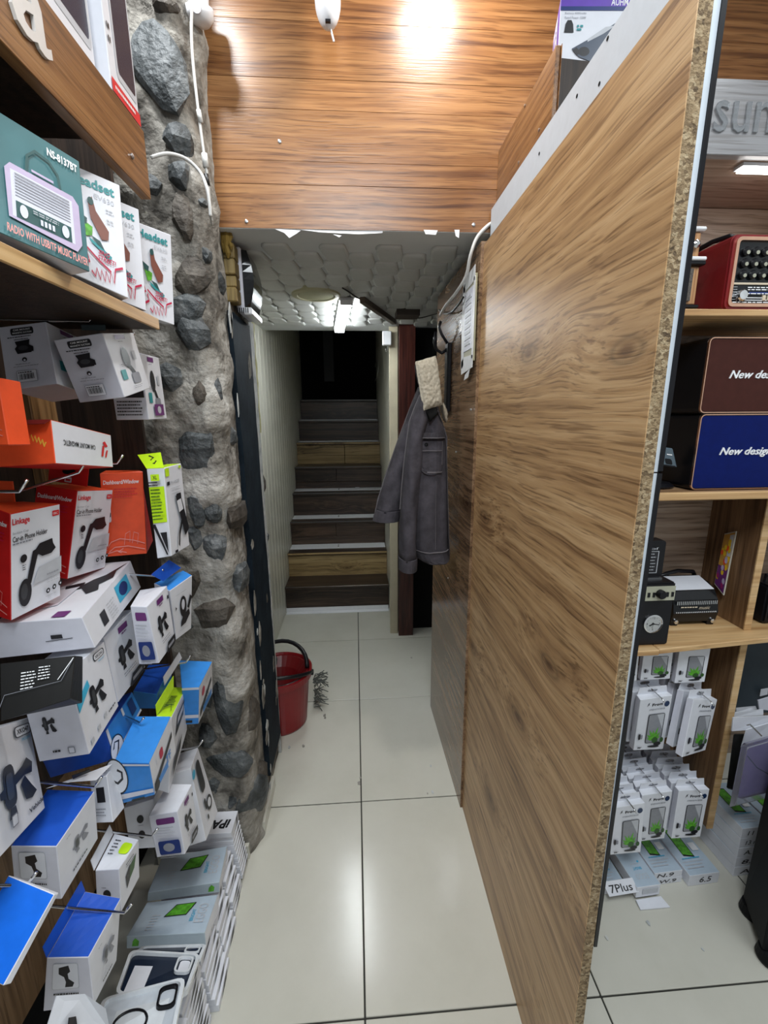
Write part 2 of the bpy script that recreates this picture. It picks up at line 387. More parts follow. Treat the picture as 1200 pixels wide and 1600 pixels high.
# floor: grout bed with single tiles
fl = struct(B((-1.3, -1.3, -.03), (1.9, 4.9, -.004), GROUT), 'floor', base=(0, 0, -.03))
xs = [-1.175, -.590, -.005, .580, 1.165, 1.75]; ys = [-1.05, -.446, .157, .760, 1.363, 1.966, 2.569, 3.172]
G = .0022
for i in range(len(xs)-1):
    for j in range(len(ys)-1):
        B((xs[i]+G, ys[j]+G, -.012), (xs[i+1]-G, ys[j+1]-G, R.uniform(-.0006, .0003)), TILE).build('tile', fl, bevel=.0012)
rndc = random.Random(3)
ch = MB()
for px, py in ((563, 1216), (561, 1224), (676, 1238), (668, 1240), (643, 1028), (507, 1118), (508, 1122), (474, 1166), (452, 1168), (1013, 1443), (948, 1466), (1098, 1484), (673, 1197)):
    c = Z_(px, py, 0); s_ = rndc.uniform(.003, .007)
    ch.plate([c+Vector((s_*math.cos(a+rndc.uniform(-.4, .4)), s_*1.6*math.sin(a), .0015)) for a in (0, 1.3, 2.6, 3.9, 5.2)], .001, MORTAR if rndc.random() < .6 else PLASTER)
tag(ch.build('floor_debris', fl), kind='stuff')

# main ceiling and back walls of the shop
struct(B((-1.3, -1.3, CEIL), (1.9, 1.45, CEIL+.05), WPAINT), 'ceiling_1')
struct(B((-.80, -1.3, 0), (-.72, 1.35, CEIL), DARK), 'wall_left_2')
struct(B((1.75, -1.3, 0), (1.83, 1.45, CEIL), WPAINT), 'wall_right_2')

# upper wall of walnut planks above the passage
ub = struct(B((-.62, 1.345, 1.905), (1.75, 1.40, CEIL), DARK), 'wall_back')
zs = [1.903, 2.008, 2.062, 2.178, 2.245, 2.365, 2.470, 2.60]
for i in range(len(zs)-1):
    B((-.40, 1.33-R.uniform(0, .0012), zs[i]+.0003), (1.70, 1.345, zs[i+1]-.0003), WALN if i % 2 else WALN2).build('plank', ub, bevel=.0004)
for px, py in ((385, 346), (740, 351), (437, 221)):
    c = Y_(px, py, 1.329); MB().lathe([(.001, .0), (.0045, .0), (.0045, .0015), (.002, .0022), (.0, .0022)], c, STEEL, 12, (0, -1, 0)).build('screw', ub)

# low passage ceiling with plaster lip, foam blocks
lo = struct(B((-.62, 1.345, 1.906), (.62, 2.80, 1.96), WPAINT), 'ceiling_2')
B((-.36, 1.331, 1.9022), (.40, 1.425, 1.9055), WPAINT).build('lip', lo)
def blockmesh():
    mb = MB(); n = 4; w, d = .083, .139
    rings = []
    for k, (s_, z) in enumerate(((1.0, 0), (.99, -.004), (.93, -.008), (.8, -.010))):
        pts = []
        for e in range(24):
            t = 2*math.pi*e/24; c, s2 = math.cos(t), math.sin(t)
            x = math.copysign(abs(c)**.45, c)*w/2*s_; y = math.copysign(abs(s2)**.45, s2)*d/2*(s_*.985)
            pts.append((x+.006*math.sin(y*40), y, z))
        rings.append([Vector(p) for p in pts])
    mb.loft(rings, FOAM); return mb
blk = None
for i in range(13):
    for j in range(10):
        x = -.56+i*.085; y = 1.50+j*.141+(.07 if i % 2 else 0)
        if y > CEIL-.005: continue
        if blk is None:
            blk = blockmesh(); blk.v = [v+Vector((x, y, 1.9055)) for v in blk.v]; blk = blk.build('foam_block', lo, smooth=False); b0 = Vector((x, y, 0)); continue
        c = blk.copy(); COL.objects.link(c); c.parent = lo; c.location = Vector(blk.location)+Vector((x, y, 0))-b0
# torn paper along the lip
for pts in ([(430, 358), (470, 360), (462, 366), (452, 372), (444, 364)], [(470, 359), (530, 361), (598, 361), (598, 364), (560, 366), (500, 363)], [(662, 359), (684, 360), (681, 367), (665, 366)], [(710, 359), (718, 359), (717, 372), (712, 369)], [(520, 366), (534, 368), (530, 371)]):
    MB().plate([Y_(a, b, 1.3285+R.uniform(-.002, 0)) for a, b in pts], .0007, WPL).build('torn_paper', lo)

# stone pillar: mortar skin over an L shaped plan with single stones pressed in
def skin(s, z, amp=1.0):
    """s along the plan outline, metres; 0 at the left end of the front, corner near .30"""
    if s < .29: x, y, nx, ny = -.68+s, 1.195, 0, -1
    elif s < .40:
        t = (s-.29)/.11*math.pi/2; x, y = -.39+.035*math.sin(t)*1.0, 1.195+.07*(1-math.cos(t)); nx, ny = math.sin(t), -math.cos(t)
    else: x, y, nx, ny = -.355, 1.265+(s-.40), 1, 0
    p = Vector((x*3, y*3, z*3))
    h = noise.fractal(p*2.2, 1, 2.1, 6)*.020+noise.noise(p*.9)*.012+noise.ridged_multi_fractal(p*1.7, .9, 2.2, 5, 1.0, 2.0)*.008
    if s > .42: h *= max(.2, 1-(s-.42)*9)
    h = h*amp*1.15-.004
    return Vector((x+nx*h, y+ny*h, z)), Vector((nx, ny, 0))
mb = MB(); ns, nz = 90, 260; S1 = .40+.40
for i in range(ns+1):
    for j in range(nz+1):
        mb.v.append(skin(S1*i/ns, (CEIL-.005)*j/nz)[0])
mi = mb._m(MORTAR)
for i in range(ns):
    for j in range(nz):
        a = i*(nz+1)+j; mb.f.append([a, a+nz+1, a+nz+2, a+1]); mb.mi.append(mi)
# back and ends
e = [Vector((-.68, 1.195, 0)), Vector((-.68, 1.195, CEIL-.005)), Vector((-.68, 1.67, 0)), Vector((-.68, 1.67, CEIL-.005)), Vector((-.357, 1.665, 0)), Vector((-.357, 1.665, CEIL-.005))]
mb.add([e[0], e[1], e[3], e[2], e[4], e[5]], [(0, 1, 2, 3), (3, 2, 5, 4)], MORTAR)
wl = struct(mb, 'wall_left_1', base=(-.5, 1.4, 0), smooth=True)
_ico = None
def ico():
    global _ico
    if _ico is None:
        bm = bmesh.new(); bmesh.ops.create_icosphere(bm, subdivisions=2, radius=1)
        _ico = ([v.co.copy() for v in bm.verts], [[v.index for v in f.verts] for f in bm.faces]); bm.free()
    return _ico
def stone(c, n, rs, rz, rd, seed, m):
    rnd = random.Random(seed); vs, fs = ico(); pl = []
    for k in range(9):
        d = Vector((rnd.gauss(0, 1), rnd.gauss(0, 1), rnd.gauss(0, 1))).normalized(); pl.append((d, rnd.uniform(.50, .88)))
    t = Vector((0, 0, 1)).cross(n).normalized(); out = []
    for v in vs:
        r = 1.0
        for d, o in pl:
            q = v.dot(d)
            if q > 1e-4: r = min(r, o/q)
        r *= 1+.10*noise.noise(v*3+Vector((seed, 0, 0)))
        p = v*r; out.append(c+t*p.x*rs+Vector((0, 0, 1))*p.z*rz+n*p.y*rd)
    return MB().add(out, fs, m).build('stone', wl)
SP = [(258, 11, 16, 12), (247, 97, 36, 64), (279, 222, 19, 22), (280, 272, 18, 24), (290, 347, 13, 36), (312, 311, 9, 8), (320, 397, 8, 12), (239, 290, 12, 17), (298, 434, 24, 26), (292, 488, 26, 24),
      (298, 517, 24, 28), (262, 590, 18, 24), (314, 616, 10, 20), (344, 616, 8, 27), (309, 700, 32, 36), (335, 800, 10, 18), (367, 806, 11, 28), (338, 853, 16, 25), (371, 900, 10, 27), (309, 790, 14, 30), (335, 963, 27, 31),
      (375, 1005, 7, 20), (356, 1100, 18, 46), (382, 1052, 8, 17), (392, 1110, 7, 28), (356, 1189, 32, 26), (388, 1257, 16, 32), (335, 1226, 16, 22), (300, 905, 16, 30), (320, 1075, 14, 30), (325, 1150, 14, 24), (365, 1245, 12, 16), (404, 1210, 7, 24)]
def on_pillar(px, py):
    p = X_(px, py, -.357)
    if p.y >= 1.25: return p, Vector((1, 0, 0))
    p = Y_(px, py, 1.197)
    if p.x > -.385: return Vector((-.368, 1.222, p.z)), Vector((.75, -.66, 0)).normalized()
    return p, Vector((0, -1, 0))
for k, (px, py, w, h) in enumerate(SP):
    c, n = on_pillar(px, py); dep = (CM.transposed() @ (c-Vector((0, 0, CH)))).z
    v = (c-Vector((0, 0, CH))).normalized(); t = Vector((0, 0, 1)).cross(n)
    fs_ = max(.32, abs(v.dot(n)))
    rs = min(w/682*dep/(fs_ if n.x > .5 else .95), .085)*1.12; rz = h/682*dep*1.12
    stone(c+n*.003, n, rs*1.22, rz*1.08, .028, 100+k, STONE if k % 4 else STONE2)
kk = 0
for k in range(95):
    s_ = R.uniform(.02, .82); z = R.uniform(.05, 2.5); p, n = skin(s_, z, 0)
    cp = CM.transposed() @ (p-Vector((0, 0, CH))); qx, qy = 600+682*cp.x/cp.z, 800+682*cp.y/cp.z
    if any(abs(qx-a) < w+11 and abs(qy-b) < h+15 for a, b, w, h in SP): continue
    if 225 < qx < 345 and qy < 400: continue
    SP.append((qx, qy, 14, 18)); kk += 1
    stone(p-n*.001, n, R.uniform(.025, .05), R.uniform(.03, .06), .024, 300+k, STONE if k % 3 else STONE2)
B((-.66, 1.172, 0), (-.372, 1.185, .05), TILE).build('skirting_tile', wl)
B((-.352, 1.26, 0), (-.338, 1.46, .045), TILE).build('skirting_tile', wl)

# navy painted strip, peeling edges, yellowed plaster edge
def jag(y0, y1, z0, z1, n, a, seed, x, l0=0, l1=0):
    rnd = random.Random(seed); L = [(y0+l0*i/n+rnd.uniform(-a, a), z0+(z1-z0)*i/n) for i in range(n+1)]; Rr = [(y1+l1*i/n+rnd.uniform(-a, a), z0+(z1-z0)*i/n) for i in range(n+1)]
    return [Vector((x, *p)) for p in L], [Vector((x, *p)) for p in Rr]
def strip(mb, L, Rr, t, m):
    n = len(L); vs = L+Rr+[p-Vector((t, 0, 0)) for p in L]+[p-Vector((t, 0, 0)) for p in Rr]
    fs = [(i, n+i, n+i+1, i+1) for i in range(n-1)]+[(2*n+i, 2*n+i+1, 3*n+i+1, 3*n+i) for i in range(n-1)]
    fs += [(i, i+1, 2*n+i+1, 2*n+i) for i in range(n-1)]+[(n+i, 3*n+i, 3*n+i+1, n+i+1) for i in range(n-1)]+[(0, 2*n, 3*n, n), (n-1, 2*n-1, 4*n-1, 3*n-1)]
    mb.add(vs, fs, m)
mb = MB(); strip(mb, *jag(1.40, 1.625, .10, 1.70, 26, .005, 5, -.340, -.055, -.06), .03, NAVYP)
nv = struct(mb, 'trim_1')
rndp = random.Random(11)
for k in range(20):
    z = rndp.uniform(.05, .9) if k < 15 else rndp.uniform(.9, 1.75); y = (1.405-.034*z if rndp.random() < .75 else 1.60-.036*z)+rndp.uniform(-.025, .015)
    h, w = rndp.uniform(.015, .09), rndp.uniform(.006, .022)
    MB().plate([(-.3395, y-w*rndp.uniform(.3, 1), z), (-.3395, y+w*rndp.uniform(.2, 1), z+h*.15), (-.3395, y+w, z+h*.6), (-.3395, y+w*.1, z+h), (-.3395, y-w, z+h*.55)], .002, MORTAR if k % 3 else PLASTER).build('peeled_patch', nv)
mb = MB(); strip(mb, *jag(1.628, 1.642, .0, .95, 24, .004, 6, -.343), .012, PLASTER); strip(mb, *jag(1.585, 1.635, .86, 1.72, 34, .007, 8, -.3425, -.022, .0), .012, PLASTER); strip(mb, *jag(1.615, 1.66, 1.35, 1.88, 24, .007, 9, -.3435, -.03, .0), .012, YPLAST)
struct(mb, 'trim_2')
struct(B((-.60, 1.672, 0), (-.535, 1.85, 1.905), BEIGE), 'wall_left_3')

# stair passage: PVC panel walls
pl = struct(B((-.60, 1.85, 0), (-.545, 4.75, 3.3), DARK), 'wall_left_4')
y = 1.855
while y < 4.6:
    B((-.545, y+.003, 0), (-.53, y+.097, 3.2), PVC).build('panel', pl, bevel=.002); y += .10
pr = struct(B((.243, 2.66, 0), (.30, 4.75, 3.3), DARK), 'wall_right_1')
y = 2.665
while y < 4.6:
    B((.228, y+.003, 0), (.243, y+.097, 3.2), PVC).build('panel', pr, bevel=.002); y += .10
struct(B((.206, 2.635, 0), (.256, 2.66, 1.905), BEIGE), 'trim_3', bevel=.002)
struct(B((-.6, 4.70, 0), (.3, 4.75, 3.3), DARK), 'wall_back_2')  # black walls and ceiling put in for the darkness at the stair top
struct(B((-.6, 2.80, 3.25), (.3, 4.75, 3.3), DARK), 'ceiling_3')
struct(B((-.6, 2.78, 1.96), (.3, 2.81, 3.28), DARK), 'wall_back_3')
B2 = B((-.30, 4.66, 1.75), (-.20, 4.70, 2.35), mat('dark_door_leaf', (.03, .03, .033), .5)); struct(B2, 'door_1')

# staircase
st = thing('staircase', 'narrow worn wooden staircase with white nosing strips rising into the dark', 'staircase', (-.155, 3.02, 0))
RI, TR = .195, .205
for k in range(8):
    y0 = 3.02+k*TR; z0 = k*RI+(.0045 if k == 0 else 0); yel = k in (1, 5)
    m = YWOOD if yel else DWOOD
    if k == 5:
        B((-.5285, y0, z0), (-.10, y0+.02, z0+RI-.02), m).build('riser', st, bevel=.002); B((-.096, y0, z0), (.2265, y0+.02, z0+RI-.02), m).build('riser', st, bevel=.002)
    elif k in (4, 2):
        B((-.5285, y0, z0), (.2265, y0+.02, z0+.06), m).build('riser', st, bevel=.002)
        B((-.5285, y0+.002, z0+.061), (-.17, y0+.02, z0+RI-.02), m).build('riser', st, bevel=.002); B((-.169, y0, z0+.061), (.2265, y0+.02, z0+RI-.02), m).build('riser', st, bevel=.002)
    else: B((-.5285, y0, z0), (.2265, y0+.02, z0+RI-.02), m).build('riser', st, bevel=.002)
    B((-.5285, y0-.022, z0+RI-.02), (.2265, y0+TR+.02, z0+RI), m if k in (0,) else DWOOD).build('tread', st, bevel=.003)
    if k in (1, 5): B((-.5285, y0-.026, z0+RI-.012), (.2265, y0-.021, z0+RI+.001), YWOOD).build('tread_edge', st)
    elif k: B((-.5285, y0-.025, z0+RI-.006), (.2265, y0-.021, z0+RI+.001), mat('worn_dark_metal', (.12, .12, .12), .4, metal=.6)).build('tread_edge', st)
    if k in (1, 2, 3, 5, 6):
        s_ = B((-.525, y0+TR-.125, z0+RI), (.222, y0+TR-.002, z0+RI+(.003 if k < 5 else .008)), WPL).build('nosing_strip', st, bevel=.001)
        for dy in (.02, .055): MB().lathe([(.006, 0), (.005, .002), (0, .002)], (-.15, y0+TR-.10+dy, z0+RI+.003), DARK, 10).build('screw', s_)
s_ = B((-.525, 2.97, .001), (.222, 3.011, .005), WPL).build('nosing_strip', st, bevel=.001)
B((-.5285, 3.012, .005), (.222, 3.0195, .03), WPL).build('nosing_upright', st)
MB().plate([(-.02, 4.05-.2, .785), (.0, 3.87, .790), (.03, 3.84, .786), (.0, 3.83, .785)], .002, WPL).build('paper_scrap', st)

# dark jamb board and black sheets added against light leaks right of the passage
struct(B((.258, 2.60, 0), (.352, 2.625, 1.972), MAHOG), 'door_2', bevel=.001)
struct(B((.352, 2.70, 0), (.62, 2.73, 1.96), DARK), 'light_block_1')
struct(B((.60, 1.42, 0), (.63, 2.73, 1.96), DARK), 'light_block_2')
# second board of the right wall, glossy smoked oak
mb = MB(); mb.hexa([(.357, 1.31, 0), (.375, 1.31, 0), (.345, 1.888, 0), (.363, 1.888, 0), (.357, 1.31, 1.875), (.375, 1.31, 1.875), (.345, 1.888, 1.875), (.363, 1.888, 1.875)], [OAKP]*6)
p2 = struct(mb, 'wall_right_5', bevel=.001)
for px, py in ((712, 706), (700, 903), (735, 640)):
    c = X_(px, py, .3505); MB().lathe([(.003, -.004), (.003, .001), (0, .002)], c, STEEL, 10, (-1, 0, 0)).build('screw', p2)
# partition board: chipboard core with oak face
pb = struct(B((.3668, .5365, 0), (.3835, 1.325, 1.866), CHIP), 'wall_right_6', base=(.375, .93, 0))
B((.3655, .536, 0), (.3668, 1.3255, 1.8665), OAKB).build('oak_face', pb)
SHEET = mat('blue_white_sheet', (.56, .62, .68), .4, grain=.03)
def lean(z, k): t_ = (z-.53)/1.42; return ((.3838, .3838), (.3842, .3932), (.3845, .3936), (.3900, .3990))[k][0]*(1-t_)+((.3838, .3838), (.3842, .3932), (.3845, .3936), (.3900, .3990))[k][1]*t_
def sheet(y0, y1, za, zb, ka, kb, m, nm):
    V = [Vector((lean(z, kx), y, z)) for z in (za, zb) for y in (y0, y1) for kx in (ka, kb)]; return MB().hexa(V, [m]*6).build(nm, pb)
sheet(.538, 1.318, .53, 1.334, 0, 1, SHEET, 'white_backing_sheet'); sheet(.538, 1.318, 1.336, 1.955, 0, 1, SHEET, 'white_backing_sheet')
sheet(.536, 1.316, .531, 1.334, 2, 3, BLACKP, 'black_edge_sheet'); sheet(.536, 1.316, 1.337, 1.957, 2, 3, BLACKP, 'black_edge_sheet')
for px, py in ((937, 131), (902, 150), (843, 240), (950, 60)):
    c = X_(px, py, .3842); MB().lathe([(.003, 0), (.003, .001), (0, .0015)], c, DARK, 10, (-1, 0, 0)).build('screw', pb)
# ------------------------------------------------------------------ left display stand and its goods
# corner tables in millimetres: 000,100,010,110,001,101,011,111 (x towards the aisle, y away, z up)
HX={
 'radio':[(-436,557,1611),(-405,539,1616),(-373,661,1594),(-337,641,1593),(-438,583,1744),(-405,564,1747),(-375,687,1724),(-346,669,1731)],
 'ev1':[(-438,745,1607),(-411,726,1617),(-386,809,1596),(-360,788,1597),(-448,782,1775),(-422,761,1778),(-396,846,1764),(-370,827,1775)],
 'ev2':[(-450,835,1609),(-423,818,1614),(-403,905,1602),(-376,886,1599),(-451,852,1773),(-424,833,1772),(-404,922,1766),(-377,905,1772)],
 'ev3':[(-438,935,1603),(-412,918,1604),(-394,1005,1599),(-366,987,1594),(-426,936,1765),(-397,918,1760),(-382,1006,1761),(-356,990,1762)],
 'w1':[(-591,814,1456),(-506,811,1466),(-584,913,1439),(-502,910,1449),(-600,832,1560),(-520,829,1569),(-596,932,1543),(-513,929,1553)],
 'w2':[(-484,828,1435),(-407,830,1444),(-490,948,1457),(-414,950,1467),(-499,808,1536),(-420,811,1548),(-504,928,1559),(-424,930,1569)],
 'w3':[(-495,964,1404),(-430,965,1404),(-497,1056,1406),(-431,1058,1406),(-496,960,1535),(-430,962,1536),(-498,1053,1537),(-433,1055,1538)],
 'carmount':[(-513,654,1342),(-432,660,1345),(-521,824,1317),(-443,829,1320),(-509,665,1406),(-435,670,1407),(-522,833,1379),(-444,838,1378)],
 'lb1':[(-579,659,1122),(-527,647,1109),(-564,738,1118),(-505,728,1114),(-547,662,1289),(-500,650,1274),(-544,739,1276),(-481,729,1273)],
 'lb2':[(-599,792,1133),(-529,787,1122),(-594,898,1118),(-522,893,1106),(-572,814,1293),(-500,809,1281),(-567,921,1277),(-496,915,1265)],
 'lb3':[(-528,912,1123),(-458,941,1119),(-572,1022,1117),(-493,1051,1117),(-521,922,1298),(-450,952,1297),(-570,1033,1291),(-507,1062,1287)],
 'lb0':[(-479,578,1376),(-427,574,1377),(-475,612,1374),(-425,608,1375),(-479,584,1456),(-430,580,1458),(-477,617,1454),(-427,613,1455)],
 'xl':[(-407,876,1128),(-379,878,1132),(-408,968,1128),(-376,968,1128),(-408,880,1311),(-375,880,1312),(-407,972,1310),(-377,972,1311)],
 'bigwhite':[(-580,660,1039),(-433,682,1040),(-614,909,1048),(-475,931,1045),(-562,658,1100),(-445,680,1095),(-613,908,1106),(-489,931,1107)],
 'black':[(-444,500,1044),(-375,525,1054),(-456,534,1025),(-382,556,1026),(-460,535,1103),(-380,556,1098),(-467,567,1076),(-393,589,1078)],
 'xk1':[(-495,606,893),(-424,613,896),(-508,721,886),(-440,730,896),(-508,613,1030),(-440,621,1035),(-521,728,1020),(-451,736,1022)],
 'p1':[(-544,757,877),(-458,761,882),(-549,877,878),(-463,881,882),(-551,756,1012),(-465,760,1017),(-556,876,1013),(-470,880,1017)],
 'p2':[(-433,803,935),(-395,804,935),(-436,880,941),(-394,882,942),(-429,794,1062),(-400,795,1059),(-447,871,1063),(-393,873,1070)],
 'b1':[(-449,938,928),(-409,921,922),(-420,990,936),(-394,972,923),(-434,905,1064),(-395,886,1053),(-391,956,1073),(-366,939,1067)],
 'b2':[(-528,934,744),(-476,937,738),(-531,1025,761),(-479,1027,754),(-521,926,795),(-470,927,783),(-525,1016,807),(-471,1019,805)],
 'b3':[(-455,1006,639),(-420,1014,633),(-471,1098,662),(-410,1106,660),(-436,981,761),(-398,989,756),(-475,1074,782),(-393,1078,772)],
 'lime':[(-448,820,628),(-420,823,610),(-484,1003,597),(-450,1013,618),(-437,848,784),(-408,853,776),(-477,1027,734),(-447,1032,729)],
 'b4':[(-448,711,703),(-392,717,712),(-454,815,723),(-391,818,718),(-445,699,804),(-385,701,797),(-454,803,820),(-386,804,815)],
 'c1':[(-551,690,787),(-449,708,802),(-575,839,768),(-473,859,792),(-559,691,824),(-460,713,858),(-586,842,813),(-487,862,836)],
 'c2':[(-475,668,708),(-443,668,707),(-474,700,700),(-440,701,704),(-479,682,788),(-450,683,791),(-482,714,782),(-457,716,784)],
 'xk2':[(-512,388,901),(-428,425,906),(-573,549,815),(-485,587,827),(-547,444,1030),(-460,481,1040),(-609,605,944),(-526,641,946)],
 'b5':[(-529,556,697),(-464,557,688),(-529,648,704),(-460,649,696),(-511,548,803),(-450,550,795),(-520,641,810),(-446,641,801)],
 'b6':[(-495,438,751),(-428,420,743),(-471,502,803),(-404,483,795),(-495,431,758),(-430,413,752),(-474,496,814),(-404,476,802)],
 'b7':[(-504,530,506),(-427,530,510),(-496,610,507),(-435,605,483),(-480,529,615),(-420,529,610),(-470,612,630),(-412,609,614)],
 'g3':[(-482,646,541),(-439,644,537),(-479,708,542),(-436,705,537),(-471,644,633),(-430,643,634),(-470,707,641),(-425,703,628)],
 'p3':[(-444,786,485),(-383,783,492),(-439,858,480),(-382,852,476),(-451,791,588),(-390,788,598),(-441,865,596),(-386,860,596)],
 'p4':[(-466,902,363),(-392,914,376),(-478,1003,339),(-396,1016,355),(-506,939,540),(-425,952,556),(-518,1041,516),(-445,1054,529)],
 'dd':[(-514,814,479),(-460,820,472),(-526,895,464),(-468,902,465),(-521,826,576),(-460,835,587),(-530,909,570),(-472,916,572)],
 'e1':[(-564,927,180),(-386,944,171),(-575,1039,159),(-398,1058,154),(-561,931,204),(-385,949,199),(-575,1042,182),(-398,1063,183)],
 'e2':[(-555,809,203),(-373,804,201),(-552,900,183),(-372,896,185),(-554,815,231),(-375,810,231),(-551,905,207),(-374,903,218)],
 'fa':[(706,965,174),(794,963,179),(705,984,173),(796,983,182),(688,956,346),(780,956,358),(689,976,348),(779,975,357)],
 'fb':[(821,1008,161),(899,1007,168),(818,1029,162),(902,1028,171),(795,990,346),(884,989,356),(798,1011,348),(882,1010,357)],
 'fc':[(900,989,187),(990,990,185),(899,1007,187),(991,1008,185),(901,992,352),(994,992,351),(901,1010,352),(993,1011,350)],
 'fd':[(790,1033,459),(878,1031,460),(789,1053,459),(878,1052,465),(776,1014,638),(867,1014,649),(777,1035,642),(866,1034,648)],
 'fe':[(852,958,497),(976,1020,458),(844,974,498),(969,1035,454),(888,991,650),(1014,1050,600),(880,1005,646),(1006,1066,602)],
 'fg':[(880,1036,670),(966,1033,672),(880,1050,670),(966,1047,672),(877,1032,791),(963,1028,791),(878,1046,791),(964,1043,791)],
 'fh':[(777,1034,686),(862,1033,687),(778,1048,685),(861,1047,688),(774,1031,791),(857,1030,791),(774,1045,791),(858,1044,791)],
}
def text3d(mb, fm, s, u0, v0, w, h, depth, m, bold=0, shear=0):
    vs, fs, _ = text2d(s, bold, shear); n = len(vs)
    P = [fm(u0+x*w, v0+y*h, depth) for x, y in vs]; Q = [fm(u0+x*w, v0+y*h, 0) for x, y in vs]
    cnt = {}
    for f in fs:
        for i in range(len(f)):
            k = (f[i], f[(i+1) % len(f)]); cnt[k] = 1
    sd = [(a, n+a, n+b, b) for a, b in cnt if (b, a) not in cnt]
    mb.add(P+Q, list(fs)+sd, m)
def carton(key, label, mats, group=None, bev=.0009, name='product_box'):
    V = [Vector(p)/1000 for p in HX[key]]
    o = MB().hexag(V, mats).build(name, bevel=bev); tag(o, label, 'box', group)
    return o, V
LS = thing('display_stand', 'wooden display stand with shade-darkened boards, shelf, walnut fascia and metal hooks on the left', 'shelf', (-.55, .3, 0))
DKP = wood('shaded_back_board', (.012, .008, .006), (.03, .018, .012), (.05, .03, .02), 'Z', 12, .6, .08)  # brown board wood, darkened to hold the shade behind the goods
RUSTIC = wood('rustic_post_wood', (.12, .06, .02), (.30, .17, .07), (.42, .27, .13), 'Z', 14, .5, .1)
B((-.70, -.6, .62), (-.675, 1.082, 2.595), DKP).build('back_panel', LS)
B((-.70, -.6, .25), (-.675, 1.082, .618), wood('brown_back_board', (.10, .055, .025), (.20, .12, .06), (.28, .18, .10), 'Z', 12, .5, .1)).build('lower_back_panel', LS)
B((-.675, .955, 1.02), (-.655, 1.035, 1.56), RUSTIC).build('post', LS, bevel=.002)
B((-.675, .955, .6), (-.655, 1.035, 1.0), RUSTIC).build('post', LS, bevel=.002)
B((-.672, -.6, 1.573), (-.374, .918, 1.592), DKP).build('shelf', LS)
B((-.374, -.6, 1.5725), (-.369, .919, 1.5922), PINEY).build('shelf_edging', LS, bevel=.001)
B((-.70, 1.083, .25), (-.50, 1.094, 2.595), DKP).build('side_panel', LS)  # dark sheet added for the black shade left of the pillar
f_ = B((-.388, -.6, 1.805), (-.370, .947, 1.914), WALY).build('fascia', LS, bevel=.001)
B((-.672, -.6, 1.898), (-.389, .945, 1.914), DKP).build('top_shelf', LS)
B((-.672, -.6, 1.80), (-.66, .945, 1.897), DKP).build('batten', LS)
c = X_(206, 244, -.3695); MB().lathe([(.0045, 0), (.0045, .002), (.0, .004)], c, STEEL, 12, (1, 0, 0)).build('screw', f_)
ACR = mat('frosted_acrylic', (.62, .60, .58), .2, grain=.02)
a0, a1 = X_(27, 5, -.3695), X_(75, 92, -.3695)
fm = lambda u, v, h: Vector((-.3695+h, u, v))
mb = MB(); text3d(mb, fm, 'a', .614, 1.838, .064, .070, .004, ACR, .01); mb.build('sign_letter', f_)
mb = MB(); text3d(mb, fm, 'l', .574, 1.83, .012, .085, .004, ACR, .01); mb.build('sign_letter', f_)

def hook(root, tip, up=.016, drop=.0, name='hook', parent=None):
    """chrome peg: straight rod with an upturned end"""
    root, tip = Vector(root), Vector(tip); d = (tip-root).normalized(); k = tip-d*up*.8; root = root+Vector((0, 0, drop)); m_ = root.lerp(k, .15)
    return MB().tube([root, m_, k, k.lerp(tip+Vector((0, 0, up)), .35), tip+Vector((0, 0, up))], .0022, CHROME, 8).build(name, parent or LS, smooth=True)
for rt, tp in (((0, 478), (76, 466)), ((95, 505), (152, 503)), ((160, 535), (212, 533)), ((118, 737), (136, 738)), ((5, 766), (46, 768)), ((180, 726), (194, 724))):
    t_ = X_(*tp, -.44); hook((-.675, t_.y+.0, t_.z+.004), t_, drop=-.07 if tp == (136, 738) else 0)
# price plate on the second hook
q = X_(143, 496, -.47); MB().plate([q+Vector((-.02, 0, -.022)), q+Vector((.022, 0, -.022)), q+Vector((.022, 0, .012)), q+Vector((-.02, 0, .012))], .001, mat('clear_price_plate', (.10, .13, .14), .1)).build('price_plate', LS)

def arm(m, u, v, s=1.0, fl=1, tall=1.0):
    """phone holder picture: oval pad, arm, clamp"""
    f = lambda pts: [(u+fl*a*s, v+b*s*tall) for a, b in pts]
    o = [('p', m, f([(.02, .10), (.12, .10), (.26, .48), (.40, .52), (.36, .60), (.16, .56)])), ('p', m, f(ell(.0, .0, .13, .20, 18))),
         ('p', m, f([(.18, .54), (.30, .64), (.58, .66), (.60, .58), (.66, .50), (.56, .44), (.36, .44)])), ('p', DINK, f(ell(-.02, .02, .07, .12, 12)))]
    return o
def clamp(m, u, v, s=1.0, tall=1.0):
    """vent clamp picture: cradle, stem and jaws"""
    f = lambda pts: [(u+a*s, v+b*s*tall) for a, b in pts]
    return [('p', m, f(rr(-.14, -.34, .10, .36, .08, .16))), ('p', m, f([(.05, -.05), (.30, .02), (.48, -.02), (.52, .16), (.40, .30), (.28, .20), (.06, .12)])),
            ('p', m, f([(-.22, -.10), (-.12, -.14), (-.12, .04), (-.22, .0)])), ('p', m, f([(.30, .02), (.42, -.22), (.52, -.40), (.40, -.46), (.26, -.40), (.20, -.1)])),
            ('p', m, f([(-.06, -.34), (.04, -.34), (.06, -.50), (-.10, -.50)])), ('p', DINK, f(rr(-.09, -.2, .05, .22, .04, .1)))]
def wheel(m, u, v, s=1.0, tall=1.0):
    f = lambda pts: [(u+a*s, v+b*s*tall) for a, b in pts]
    return [('p', m, f([(-.30, .26), (.30, .30), (.24, .10), (.34, .02), (.30, -.22), (-.26, -.24), (-.34, -.02), (-.24, .08)])), ('p', DINK, f(ell(.0, -.02, .2, .10, 14))),
            ('p', m, f([(.30, .06), (.40, -.0), (.38, -.2), (.30, -.18)]))]
